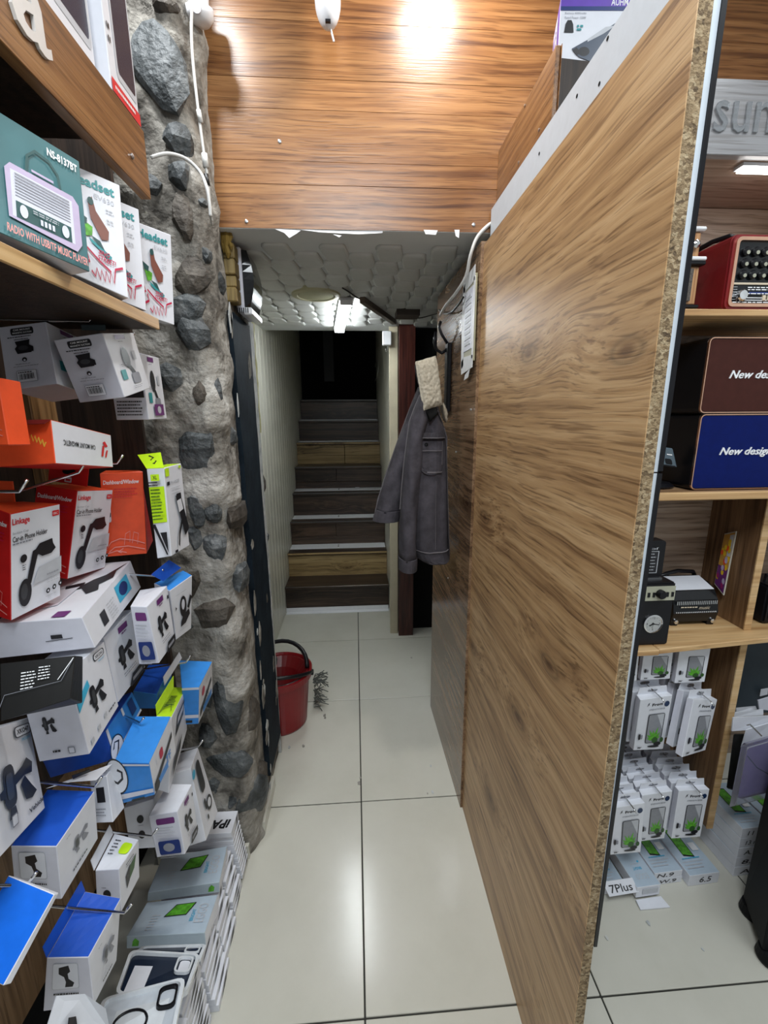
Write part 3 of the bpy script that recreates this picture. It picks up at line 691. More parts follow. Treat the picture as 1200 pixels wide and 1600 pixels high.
def car_lines(u0, v0, w, h, m, seed=1):
    o = []
    for pts in ([(0, .25), (.12, .5), (.35, .62), (.7, .52), (1, .36)], [(.05, .1), (.2, .28), (.55, .30), (1, .12)], [(.45, .35), (.5, .8), (.62, .9), (.6, .45)], [(.66, .4), (.72, .85), (.84, .78), (.8, .36)], [(0, .04), (.25, .14), (.5, .04)], [(.3, .1), (.42, .22), (.36, .04), (.28, .1)]):
        o.append(('l', m, [(u0+a*w, v0+b*h) for a, b in pts], .010))
    return o
bars = lambda u0, v0, w, h, m: [('p', m, rc(u0+w*i/14, v0, u0+w*(i+.3+.35*((i*7) % 3)/2)/14, v0+h)) for i in range(14)]

# --- radio carton and three headset cartons on the shelf
o, V = carton('radio', 'teal radio carton picturing a lilac retro radio, on the left shelf', [TEAL]*4+[TEAL, GREY_SHADED])
fm = face_map(V, 'R')
it = [('t', WINK, 'NS-8137BT', .68, .865, .28, .07, .03), ('p', LILACI, [(.08, .20), (.86, .16), (.93, .24), (.93, .60), (.86, .66), (.12, .66), (.06, .60)]), ('p', GREY_SHADED, rc(.12, .22, .84, .61)), ('p', DTEAL, rc(.16, .22, .80, .36)),
      ('l', DTEAL, [(.30, .66), (.32, .80), (.42, .88), (.58, .86), (.68, .78), (.70, .66)], .022), ('l', LILACI, [(.36, .69), (.62, .69)], .02)]
it += [('p', GINK, rc(.16, .40+.026*i, .80, .409+.026*i)) for i in range(8)]
it += [('p', GREY_SHADED, ell(.24, .29, .045, .055)), ('p', GREY_SHADED, ell(.72, .29, .045, .055))]+[('p', GREY_SHADED, rc(.42+i*.045, .24, .45+i*.045, .29)) for i in range(4)]+tl(LINK, .34, .33, .3, 2, .02, .008)
it += [('t', PINKI, 'RADIO WITH USB/TF MUSIC PLAYER', .10, .045, .86, .06, .02)]
it = [(a[0], a[1], [(.27+.72*u, .13+(v-.16)*.98) for u, v in a[2]], *a[3:]) if a[0] in 'pl' else a for a in it]
it[-1] = ('t', PINKI, 'RADIO WITH USB/TF MUSIC PLAYER', .30, .030, .67, .07, .02)
printed(o, fm, it, 'front_print')
for k, key in enumerate(('ev1', 'ev2', 'ev3')):
    o, V = carton(key, ['white headset carton right behind the teal radio carton, red scribble along its foot', 'white headset carton mostly covered, squeezed between the two other headset cartons', 'white headset carton overhanging the far end of the left shelf'][k], [WHITE, WHITE, WHITE, WHITE, WHITE, GREY_SHADED], 'headset cartons on the left shelf')
    it = [('t', TEALI, 'Headset', .12, .855, .76, .09, .03), ('t', LINK, 'EV630', .52, .775, .34, .045), *tl(LINK, .70, .71, .16, 2, .025), *tl(LINK, .70, .62, .16, 2, .025)]
    it += [('p', BROWNI, [(.40, .70), (.47, .78), (.52, .66), (.72, .52), (.70, .44), (.58, .42), (.42, .58)]), ('p', TEALI, [(.36, .40), (.60, .34), (.74, .30), (.70, .24), (.60, .30), (.40, .36)]), ('p', GREENI, [(.24, .54), (.44, .50), (.42, .42), (.32, .40)]),
           ('p', DTEAL, [(.20, .60), (.36, .56), (.34, .50), (.24, .52)]), ('p', DTEAL, [(.40, .42), (.55, .40), (.62, .33), (.50, .36)]), ('p', DTEAL, ell(.44, .73, .05, .035))]
    it += [('l', CRIMSON, [(.06, .34), (.20, .36), (.26, .28), (.06, .17), (.16, .11), (.34, .18), (.30, .25)], .03), ('l', CRIMSON, [(.36, .10), (.42, .06), (.45, .14), (.50, .05), (.53, .14), (.58, .05), (.61, .15), (.66, .06), (.69, .16), (.74, .07), (.78, .2), (.92, .24)], .022),
           ('l', CRIMSON, [(.30, .30), (.50, .22), (.70, .16)], .02), ('t', CRIMSON, 'SING', .50, .28, .2, .04, .02, .3), ('t', CRIMSON, 'STREET!', .48, .225, .32, .045, .02, .3)]
    printed(o, face_map(V, 'R'), it, 'front_print')

# --- white suction mount cartons on the top hooks
for key, lb in (('w1', 'white barcode carton hanging leftmost under the shelf, face towards the viewer'), ('w2', 'white barcode carton in the middle of the row hanging under the shelf'), ('w3', 'white carton hanging lowest and farthest under the shelf, next to the stone')):
    o, V = carton(key, lb, [GREY_SHADED, WHITE, WHITE, WHITE, BLACKC, GREY_SHADED], 'white mount cartons under the shelf')
    if key != 'w3':
        it = [('p', INK, rr(.24, .84, .72, .95, .03, .04)), ('t', WINK, 'CAR MOUNT', .30, .905, .36, .028, .02), ('t', WINK, 'MAGNETIC SUCTION', .28, .86, .4, .026, .02), *tl(INK, .16, .80, .68, 1, .03, .014, 3), *tl(INK, .30, .76, .40, 1)]
        it += wheel(INK, .47, .63, .52, .75)+[('p', INK, ell(.46, .44, .05, .035)), ('p', GREY_SHADED, ell(.46, .43, .025, .018, 8)), *tl(GINK, .26, .37, .42, 1, .03, .008), *tl(GINK, .22, .33, .52, 1, .03, .008), ('p', GINK, rc(.27, .08, .67, .26)), ('p', WHITE, rc(.28, .085, .66, .255)), *bars(.31, .12, .32, .09, INK), *tl(INK, .31, .22, .3, 1, .02, .015)]
        printed(o, face_map(V, 'F'), it, 'back_print')
    else: printed(o, face_map(V, 'F'), [('p', INK, rc(.1, .34, .95, .9)), *tl(INK, .1, .27, .8, 5, .05, .02)], 'back_print')
    it = [('p', PLUM, rc(.30, .90, .62, .97)), *tl(GINK, .36, .86, .2, 1)]+[('p', INK, ell(.44, .60, .12, .17)), ('p', INK, [(.44, .50), (.54, .46), (.64, .34), (.58, .28), (.48, .40)]), ('p', GINK, rr(.46, .16, .74, .34, .04, .04)), ('p', TEALI, rc(.14, .26, .30, .42)), ('p', LINK, rc(.68, .55, .80, .70)), *tl(GINK, .2, .5, .2, 2), *tl(GINK, .40, .12, .35, 2, .03, .008)]
    if key == 'w3': it += [('p', PLUM, rc(.3, .06, .8, .24)), ('p', LINK, ell(.55, .15, .1, .06))]
    printed(o, face_map(V, 'R'), it, 'side_print')

# --- red car mount carton lying open, and the red carton corner above it
o, V = carton('carmount', 'open red carton with a white end panel, upside-down lettering on it', [ORANGE, WHITE, ORANGE, ORANGE, mat('maroon_card', (.16, .012, .01), .4), RED])
printed(o, face_map(V, 'R'), [('t', INK, 'CAR MOUNT MAGNETIC', .14, .46, .52, .13, .015, 0, 1), ('p', REDI, [(.76, .30), (.80, .30), (.84, .62), (.80, .62)]), ('p', REDI, [(.83, .28), (.86, .28), (.90, .50), (.87, .50)]), ('p', REDI, [(.80, .70), (.86, .58), (.90, .62), (.85, .76)])], 'side_print')
fm = face_map(V, 'F')
printed(o, fm, [('l', GOLD, [(.55+.03*i, .62+.07*(1 if i % 2 else -1)-.004*i*i*.4) for i in range(12)], .03)], 'front_print')
MB().plate([fm(.0, 1.0, 0), fm(1, 1.0, 0), fm(.97, .88, .012), fm(.02, .86, .016)], .001, mat('maroon_card', (.16, .012, .01), .4)).build('flap', o)
o, V = carton('lb0', 'orange carton cut off by the left edge, above the open red carton', [ORANGE]*6)
printed(o, face_map(V, 'F'), car_lines(.1, .1, .8, .35, PINKI), 'front_print')

# --- red and white phone holder cartons
def linkage(key, lb, full=True):
    o, V = carton(key, lb, [RED if full else ORANGE, WHITE if full else RED, RED, RED, ORANGE, RED], 'red phone holder cartons')
    printed(o, face_map(V, 'F'), [('t', WINK, 'Dashboard/Window', .06, .865, .84, .05, .02, .1), *tl(REDI if not full else CRIMSON, .3, .80, .6, 4, .03, .012), *car_lines(.05, .03, .92, .30, PINKI)]+([] if full else [('p', WHITE, rr(.0, .42, .20, .64, .03, .03)), *[('p', i[1], [(a*.35+.05, b*.3+.47) for a, b in i[2]]) for i in wheel(INK, .1, .2, .8)]]), 'front_print')
    if full:
        it = [('t', REDI, 'Linkage', .03, .875, .33, .075, .02), ('p', REDI, rr(.82, .89, .97, .945, .01)), ('t', WINK, 'USB-C', .835, .905, .10, .024), ('t', GINK, 'Suction Cup', .03, .800, .30, .028), ('t', INK, 'Car-in Phone Holder', .03, .735, .68, .052, .012), *tl(GINK, .03, .71, .45, 1, .03, .014)]
        it += [('p', LINK, [(.52, .42), (1, .45), (1, .28), (.40, .26)])]+arm(INK, .25, .22, .95, 1, .72)+[('p', INK, ell(.22, .56, .065, .04)), *tl(INK, .19, .49, .07, 3, .02, .007), *tl(GINK, .68, .31, .28, 1, .03, .009), *tl(LINK, .66, .275, .3, 3, .022, .006)]
        it += [('p', INK, ell(.68+.13*i, .145+.012*i, .042, .028)) for i in range(3)]+[('p', WHITE, ell(.68+.13*i, .145+.012*i, .018, .012, 8)) for i in range(3)]+tl(LINK, .62, .09, .3, 1, .02, .006)
        printed(o, face_map(V, 'R'), it, 'side_print')
    return o, V
lb1, V = linkage('lb1', 'red and white phone holder carton nearest the left edge of the photo')
o, V = linkage('lb2', 'red and white phone holder carton with raised red hang tab, second from left')
a, b = V[4], V[5]; up = (V[4]-V[0]).normalized(); q = [a, b, b+up*.043, a+up*.040]
q = [p+Vector((-.012, .05, .0)) for p in q]
t_ = MB().plate(q, .001, RED).build('hang_tab', o); nrm = (q[1]-q[0]).cross(q[3]-q[0]).normalized()
fm = lambda u, v, h: q[0].lerp(q[1], u).lerp(q[3].lerp(q[2], u), v)+nrm*h
printed(t_, fm, [('p', DARK, rr(.34, .42, .70, .68, .1, .12)), ('p', WHITE, rr(.42, .06, .60, .30, .02, .03)), ('p', REDI, rc(.45, .12, .57, .22))], 'tab_print', .0012)
linkage('lb3', 'orange phone holder carton turned with its line-drawn face to the aisle', False)
# tab of the nearest red carton behind its hook
q = [Y_(-30, 750, .72), Y_(20, 752, .72), Y_(24, 786, .72), Y_(-30, 788, .72)]
MB().plate(q, .002, ORANGE).build('hang_tab', lb1)

# --- lime and white XL holder carton
o, V = carton('xl', 'tall white phone holder carton with a lime green header, hanging by the stone', [WHITE, WHITE, WHITE, WHITE, LIME, WHITE])
q = [V[4], V[5], Y_(251, 707, V[4].y+.03), Y_(215, 711, V[4].y+.03)]
hd = MB().plate(q, .001, LIME).build('header_flap', o)
nr = (q[1]-q[0]).cross(q[3]-q[0]).normalized(); fm = lambda u, v, h: q[0].lerp(q[1], u).lerp(q[3].lerp(q[2], u), v)+nr*h
printed(hd, fm, [('l', INK, [(.45, .85), (.62, .7), (.45, .55), (.70, .45), (.55, .3), (.38, .38)], .09)], 'flap_print', .0009)
printed(o, face_map(V, 'F'), [('p', LIME, rc(.02, .40, .92, .80)), *tl(DGREEN, .1, .76, .75, 10, .035, .014), ('p', LIME, rc(.3, .87, .8, .94)), ('t', INK, 'XL', .42, .885, .25, .04, .02), *tl(INK, .1, .845, .8, 2, .03, .016), ('p', INK, [(.1, .40), (.3, .40), (.95, .04), (.85, .04)]), ('p', INK, [(.55, .30), (.98, .30), (.98, .06)])], 'front_print')
printed(o, face_map(V, 'R'), [('p', LIME, rc(.02, .90, .22, .99)), ('p', LIME, rc(.78, .955, .92, .985)), ('p', INK, rc(.06, .80, .2, .84)), ('t', GINK, 'PEN HOLDER', .24, .80, .5, .035), *tl(LINK, .24, .75, .6, 3, .03), ('p', INK, rr(.42, .58, .70, .68, .02)), ('p', INK, [(.38, .66), (.66, .67), (.98, .22), (.72, .16)]), ('p', WHITE, [(.42, .60), (.66, .61), (.74, .48), (.50, .46)]), ('l', INK, [(.62, .36), (.42, .22), (.34, .08)], .06), ('p', INK, rc(.1, .02, .25, .05))], 'side_print')

# --- big white carton lying across, black open carton, mount cartons below
o, V = carton('bigwhite', 'large white carton lying flat across the rows, black holder printed on top', [GREY_SHADED, WHITE, WHITE, WHITE, WHITE, GREY_SHADED])
printed(o, face_map(V, 'T'), [('p', INK, [(.60, .50), (.70, .62), (.82, .70), (.99, .95), (.92, .78), (.96, .64), (.84, .52), (.90, .42), (.78, .36)]), ('p', INK, [(.40, .52), (.62, .58), (.64, .46), (.45, .44)]), ('p', PLUM, [(.62, .02), (.78, .02), (.80, .10), (.64, .10)]), ('p', GREY_SHADED, [(.3, .14), (.55, .2), (.6, .5), (.4, .45)])], 'top_print')
printed(o, face_map(V, 'R'), [('p', CYANI, rc(.54, .28, .82, .82)), ('p', NAVY, ell(.68, .55, .09, .2)), ('p', INK, rc(.20, .20, .29, .62)), *tl(LINK, .33, .62, .18, 6, .09, .03)], 'side_print')
printed(o, face_map(V, 'F'), [('p', INK, rc(.60, .42, .72, .54)), ('l', INK, [(.54, .36), (.82, .40)], .02)], 'front_print')
o, V = carton('black', 'black carton with small white print at the left edge, below the big white one', [BLACKC, BLACKC, BLACKC, BLACKC, WHITE, BLACKC])
printed(o, face_map(V, 'F'), [*tl(WINK, .28, .76, .24, 6, .06, .02), *tl(WINK, .52, .82, .2, 5, .06, .02), ('l', GINK, [(.0, .18), (.08, .42), (.85, .46), (.98, .9)], .008), ('l', WINK, [(.80, .50), (.99, .95)], .012)], 'front_print')
o, V = carton('xk1', 'tall white carton with a blue tag and black clamp picture, under the black carton', [GREY_SHADED, WHITE, WHITE, WHITE, WHITE, GREY_SHADED])
printed(o, face_map(V, 'R'), [('p', INK, rr(.60, .86, .92, .955, .05, .035)), ('p', WHITE, rr(.62, .868, .90, .947, .05, .035)), ('t', INK, 'XKO41', .65, .885, .22, .04, .02), ('t', CYANI, 'MOUNT', .72, .815, .18, .025), ('p', CYANI, [(.0, .62), (.34, .75), (.36, .66), (.0, .50)]), *clamp(INK, .40, .50, .62, .62), *[('p', LINK, rc(.08+.22*i, .06+.03*i, .16+.22*i, .12+.03*i)) for i in range(3)], *tl(INK, .66, .12, .26, 1, .03, .02)], 'side_print')
printed(o, face_map(V, 'F'), [*clamp(INK, .32, .44, .36, .66), *tl(INK, .32, .09, .2, 1, .03, .025), ('p', GINK, rr(.62, .05, .76, .13, .01)), ('p', GREY_SHADED, rr(.64, .06, .74, .12, .01)), *clamp(INK, .42, .98, .28, .3), *tl(INK, .28, .76, .2, 1, .03, .025), ('p', GINK, rr(.58, .72, .72, .80, .01)), ('p', GREY_SHADED, rr(.60, .73, .70, .79, .01))], 'front_print')
def purple_label(key, lb, front=True):
    o, V = carton(key, lb, [GREY_SHADED, WHITE, WHITE, WHITE, WHITE, GREY_SHADED], 'white vent clamp cartons')
    printed(o, face_map(V, 'R'), [('p', PLUM, rc(.40, .86, .70, .95)), *tl(PLUM, .48, .82, .2, 1, .02, .02), ('p', INK, rc(.88, .80, .95, .86)), *clamp(INK, .38, .54, .68, .62), *tl(GINK, .30, .26, .55, 2, .035, .012), ('p', INK, [(.38, .04), (.52, .16), (.95, .16), (.95, .06), (.85, .0), (.42, .0)]), ('p', GINK, rc(.5, .05, .85, .10))], 'side_print')
    if front: printed(o, face_map(V, 'F'), [('p', PLUM, rr(.22, .76, .86, .90, .04)), *tl(LINK, .15, .68, .7, 5, .045, .014), ('p', NAVY, rr(.2, .10, .95, .42, .05)), ('p', GINK, ell(.55, .26, .2, .1)), *tl(GINK, .2, .06, .6, 2, .03, .014)], 'front_print')
    return o, V
purple_label('p1', 'white carton with a dark plum badge, wedged behind the tall blue-tagged carton', False)
purple_label('p2', 'white carton with plum badges on two faces, left of the light blue topped carton')
purple_label('p3', 'white carton with plum badges hanging low, just above the flat phone boxes')
# --- blue topped cartons
def blue(key, lb, topm, sidem=WHITE, frontm=GREY_SHADED, tab=None):
    return carton(key, lb, [frontm, sidem, WHITE, frontm, topm, frontm], 'blue topped cartons')
o, V = blue('b1', 'white carton with azure top and open blue flap, highest of the blue ones', AZURE)
printed(o, face_map(V, 'R'), [('p', INK, ell(.5, .56, .17, .2)), ('p', GREY_SHADED, ell(.5, .6, .08, .1)), ('p', INK, [(.5, .4), (.8, .45), (.85, .34), (.6, .22), (.3, .2), (.35, .3)]), ('p', INK, [(.7, .5), (.85, .7), (.95, .64), (.8, .45)]), *tl(LINK, .2, .84, .6, 1), *tl(LINK, .2, .14, .5, 1), ('p', INK, [(.08, .58), (.16, .62), (.1, .66)])], 'side_print')
MB().plate([X_(236, 898, -.41), X_(255, 908, -.40), X_(283, 887, -.385), X_(264, 875, -.395)], .001, BLUE).build('open_flap', o)
hook((-.675, V[5].y+.075, V[5].z+.03), X_(256, 901, -.40))
o, V = blue('b2', 'shadowed blue carton deep in the rack behind the lime topped one', BLUE, AZURE, AZURE)
o, V = blue('b3', 'azure carton hanging farthest into the rack against the stone pillar', AZURE, WHITE, AZURE)
printed(o, face_map(V, 'F'), [('p', GREY_SHADED, rc(0, .94, 1, 1)), ('p', GREY_SHADED, rc(0, .18, 1, .27)), ('p', INK, rc(.1, .05, .6, .12))], 'front_print')
printed(o, face_map(V, 'R'), [('p', CRIMSON, ell(.3, .68, .1, .12)), ('p', INK, [(.1, .1), (.9, .5), (.9, .62), (.1, .3)]), ('p', AZURE, rc(.3, .05, .9, .24)), ('t', INK, 'TF', .5, .3, .2, .2, .02), *tl(GINK, .45, .85, .5, 2, .05)], 'side_print')
hook((-.675, 1.0, V[7].z+.012), X_(299, 1036, -.40)+Vector((0, 0, .004)))
o, V = carton('lime', 'white carton with a lime green top and folded lime header, hanging low on the rack', [WHITE, WHITE, WHITE, WHITE, LIME, GREY_SHADED])
printed(o, face_map(V, 'R'), [('p', INK, [(.25, .58), (.72, .62), (.80, .86), (.34, .84)]), ('p', GREY_SHADED, [(.34, .70), (.70, .72), (.74, .82), (.38, .80)]), *tl(GINK, .3, .92, .5, 2, .04), ('p', INK, [(.1, .12), (.5, .2), (.6, .36), (.2, .3)]), *tl(GINK, .2, .1, .5, 2, .03)], 'side_print')
printed(o, face_map(V, 'T'), [*tl(DGREEN, .2, .62, .6, 6, .07, .03), ('l', DGREEN, [(.2, .2), (.6, .3), (.8, .1)], .03)], 'top_print')
MB().plate([X_(245, 1118, -.437), X_(243, 1102, -.437), X_(271, 1056, -.43), X_(271, 1075, -.43)], .001, LIME).build('header_flap', o)
MB().plate([X_(257, 1071, -.44), X_(255, 1058, -.44), X_(280, 1019, -.43), X_(284, 1028, -.43)], .001, WHITE).build('white_flap', o)
o, V = blue('b4', 'long azure cable carton with a round earphone emblem on its front corner', AZURE, WHITE, AZURE)
printed(o, face_map(V, 'F'), [('p', GREY_SHADED, rc(0, .93, 1, .98)), ('p', GREY_SHADED, rc(0, .12, 1, .24)), ('p', INK, ell(.02, .68, .31, .43, 24)), ('p', WHITE, ell(.02, .68, .28, .39, 24)), ('l', INK, [(-.14, .6), (.0, .52), (.16, .62), (.18, .78), (.06, .84)], .06), ('p', INK, rc(.3, .0, .7, .06))], 'front_print')
printed(o, face_map(V, 'R'), [('p', CRIMSON, rr(.36, .55, .50, .80, .05)), ('p', WHITE, rc(.22, .6, .3, .8)), ('p', INK, [(.02, .1), (.9, .55), (.92, .68), (.05, .28)]), ('p', AZURE, rc(.2, .05, .6, .22)), ('t', AZURE, 'TF', .55, .15, .22, .22, .02), ('p', INK, ell(.12, .12, .1, .12))], 'side_print')
hook((-.675, V[5].y+.21, V[5].z+.03), X_(226, 1133, -.42))
o, V = blue('c1', 'blue and white carton with a circular earpiece emblem, half under the tall clamp carton', BLUE, AZURE, BLUE)
printed(o, face_map(V, 'R'), [('p', WHITE, rc(0, .0, .06, 1)), ('p', WHITE, rc(.5, .7, .56, 1)), ('p', WHITE, rc(0, .0, 1, .1)), ('p', NAVY, rc(.72, .3, .9, .9)), ('p', INK, ell(.12, .16, .19, .42, 24)), ('p', WHITE, ell(.12, .16, .17, .38, 24)), ('l', INK, [(.03, .28), (.1, .42), (.2, .3), (.13, .1), (.05, .0), (.22, .0)], .045)], 'side_print')
o, V = carton('c2', 'small white carton with its lid flap raised, below the earpiece emblem', [WHITE, WHITE, WHITE, WHITE, WHITE, GREY_SHADED])
printed(o, face_map(V, 'F'), [('p', INK, rc(.3, .45, .75, .78)), *tl(GINK, .2, .3, .6, 3, .06, .02)], 'front_print')
fl_ = MB().plate([X_(72, 1232, -.50), X_(110, 1222, -.48), X_(150, 1219, -.457), X_(176, 1193, -.447)], .001, WHITE).build('lid_flap', o)
MB().plate([X_(112, 1212, -.4765), X_(140, 1202, -.459), X_(142, 1205, -.459), X_(114, 1217, -.4765)], .0012, INK).build('flap_print', fl_)
o, V = carton('xk2', 'large white carton cut off at lower left, grey clamp and the word Vehicle on it', [GREY_SHADED, WHITE, WHITE, WHITE, WHITE, GREY_SHADED])
printed(o, face_map(V, 'R'), [('p', INK, rr(.62, .84, .96, .95, .03)), ('p', WHITE, rr(.635, .848, .945, .942, .03)), ('t', INK, 'XKO47', .66, .87, .26, .05, .03), ('t', CYANI, 'MOUNT', .74, .79, .2, .03), *clamp(INK, .42, .46, .85, .62), ('t', INK, 'Vehicle', .66, .10, .3, .045, .03), ('p', GINK, rr(.36, .12, .46, .22, .01)), ('p', WHITE, rr(.37, .13, .45, .21, .01))], 'side_print')
def cup(key, lb, tabq=None):
    o, V = blue(key, lb, BLUE)
    printed(o, face_map(V, 'R'), [*clamp(GINK, .46, .56, .56, .62), *tl(INK, .3, .16, .5, 1, .03, .03), *tl(GINK, .2, .9, .1, 1)], 'side_print')
    printed(o, face_map(V, 'F'), [('p', LINK, rr(.16, .40, .74, .90, .04)), ('p', WHITE, rr(.17, .41, .73, .89, .04)), ('p', INK, [(.30, .82), (.52, .86), (.56, .74), (.50, .70), (.52, .60), (.64, .52), (.60, .44), (.44, .44), (.46, .54), (.42, .64), (.30, .70)]), *tl(INK, .2, .30, .6, 1, .03, .03), *tl(LIME, .3, .2, .5, 2, .06, .03)], 'front_print')
    return o, V
o, V = cup('b5', 'deep blue topped white carton, second from the bottom of the left edge')
hook((-.675, V[5].y+.03, V[5].z+.012), X_(162, 1231, -.43)+Vector((0, 0, .006)), drop=.11)
o, V = carton('b6', 'bright blue carton end cut off at the bottom left corner', [WHITE, WHITE, WHITE, WHITE, mat('bright_blue_card', (.01, .16, .80), .35), WHITE], 'blue topped cartons')
hook((-.675, V[5].y-.005, .82), X_(62, 1385, -.44)+Vector((0, 0, .008)), drop=.11)
o, V = cup('b7', 'deep blue topped white carton with a raised back tab, lowest on the hooks')
MB().plate([V[4]+Vector((0, 0, .001)), V[4]+Vector((-.002, 0, .022)), V[6]+Vector((-.003, .0, .022)), V[6]], .001, BLUE).build('back_tab', o)
hook((-.675, V[5].y+.02, V[5].z+.012), X_(208, 1424, -.385), drop=.11)
o, V = carton('g3', 'white carton with green phone picture and cut-out hang tab, between two blue topped ones', [GREY_SHADED, WHITE, WHITE, WHITE, WHITE, GREY_SHADED])
printed(o, face_map(V, 'R'), [('p', DGREEN, [(.3, .35), (.7, .5), (.82, .78), (.45, .70)]), ('p', INK, [(.25, .62), (.5, .76), (.45, .4), (.3, .3)]), *tl(INK, .3, .86, .5, 2, .05, .02)], 'side_print')
printed(o, face_map(V, 'F'), [('p', INK, ell(.45, .42, .16, .11)), ('p', INK, ell(.45, .12, .14, .09)), *tl(INK, .25, .58, .2, 1)], 'front_print')
printed(o, face_map(V, 'T'), [('p', LIME, rr(.55, .45, .95, .8, .1)), *tl(INK, .2, .8, .25, 5, .1, .03)], 'top_print')
MB().plate([V[4]+Vector((-.002, 0, 0)), V[4]+Vector((-.006, .002, .02)), V[6]+Vector((-.006, 0, .02)), V[6]+Vector((-.002, 0, 0))], .001, WHITE).build('hang_tab', o)
hook((-.675, V[5].y+.01, V[5].z+.014), X_(248, 1305, -.40), drop=.11)
o, V = carton('p4', 'white boxed phone charm carton leaning at the foot of the stone pillar', [WHITE]*5+[GREY_SHADED])
printed(o, face_map(V, 'R'), [('p', INK, rr(.30, .52, .68, .94, .12, .07)), ('p', INK, ell(.62, .30, .2, .09)), ('p', WHITE, ell(.62, .30, .13, .055)), ('p', INK, rr(.3, .30, .42, .44, .04)), ('p', INK, rr(.3, .16, .4, .22, .03)), ('p', CYANI, ell(.02, .9, .16, .05))], 'side_print')
hook((-.675, V[5].y, V[5].z+.02), X_(318, 1165, -.395))
o, V = carton('dd', 'white carton with three black dots down its front, behind the low plum-badged one', [WHITE]*5+[GREY_SHADED])
printed(o, face_map(V, 'F'), [('p', INK, ell(.5, .66-.34*i, .12, .09)) for i in range(2)]+[*tl(GINK, .4, .52, .2, 1)], 'front_print')

# --- flat boxes and fanned phone cases on the floor at the left
for key, lb in (('e1', 'flat pale phone carton lying nearest the stone on the low white stack'), ('e2', 'flat pale phone carton in front of the other one on the low white stack')):
    o, V = carton(key, lb, [mat('mint_grey_card', (.40, .48, .54), .4, grain=.03)]+[WHITE]*3+[mat('pale_blue_card', (.46, .56, .66), .35, grain=.03), GREY_SHADED], 'flat phone cartons on the floor stack')
    printed(o, face_map(V, 'T'), [('p', INK, [(.36, .46), (.66, .48), (.74, .82), (.46, .80)]), ('p', GREENI, [(.38, .48), (.65, .50), (.72, .80), (.47, .78)]), ('t', LINK, 'EGGO', .80, .25, .13, .5, 0, 0, 2), ('t', CYANI, 'BRIGHT', .73, .3, .05, .32, .01, 0, 2), *tl(LINK, .2, .5, .12, 6, .08, .02)], 'top_print')
    printed(o, face_map(V, 'F'), [('p', GREENI, [(.84 if key == 'e1' else .07, .2), (.92 if key == 'e1' else .15, .2), (.93 if key == 'e1' else .16, .6), (.885 if key == 'e1' else .11, .85), (.85 if key == 'e1' else .08, .6)])], 'front_print')
# the stacks under them: thin white packs, slightly fanned
rs = random.Random(21)
ORD = ['bottom', 'second', 'third', 'fourth', 'fifth', 'sixth', 'seventh', 'eighth', 'ninth', 'tenth', 'eleventh', 'twelfth']
def pack(x1, y0, y1, z, t, yaw, lb, sh=0):
    w = .15; c, s = math.cos(yaw), math.sin(yaw); mx, my = x1-w/2, (y0+y1)/2
    def q(x, y, zz): dx, dy = x-mx, y-my; return Vector((mx+c*dx-s*dy, my+s*dx+c*dy, zz))
    V = [q(x, y, zz) for zz in (z, z+t) for y in (y0, y1) for x in (x1-w, x1)]
    o = MB().hexa(V, [WHITE]*6).build('phone_case_pack', bevel=.0008); tag(o, lb, 'box', 'white packs in the low floor stacks')
    printed(o, face_map(V, 'R'), [('p', INK, [(.08+sh, .1), (.5+sh, .1), (.62+sh, .9), (.4+sh, .9)])] if sh > .1 else [('p', INK, [(.6+sh, .15), (.8+sh, .15), (.86+sh, .85), (.7+sh, .85)])], 'side_print')
    return o, V
for si, (y0, y1, n, x1, top) in enumerate(((1.005, 1.085, 8, -.372, .145), (.905, .99, 6, -.367, .148), (.795, .892, 8, -.362, .176))):
    t = top/n
    for k in range(n):
        pack(x1-.03*k/n+rs.uniform(-.004, .004), y0, y1, k*t, t-.0015, rs.uniform(-.03, .03), ORD[k]+[' white pack up in the floor stack under the flat carton nearest the stone', ' white pack up in the floor stack between the two flat cartons', ' white pack up in the floor stack under the front flat carton'][si], .2*rs.random())
o, V = pack(-.385, 1.092, 1.17, .0, .015, .0, 'thin white pack at the very bottom beside the stone pillar')
for k in range(1, 11): pack(-.372-.002*k, 1.096, 1.165, .0165*k, .015, rs.uniform(-.02, .02), ORD[k]+' white pack up in the floor stack against the stone pillar')
o, V = pack(-.392, 1.09, 1.165, .0165*11, .018, 0, 'white tablet carton with black lettering on top of the stack by the stone')
printed(o, face_map(V, 'T'), [('t', INK, 'iPAd', .42, .2, .5, .4, .04, .2, 1)], 'top_print')

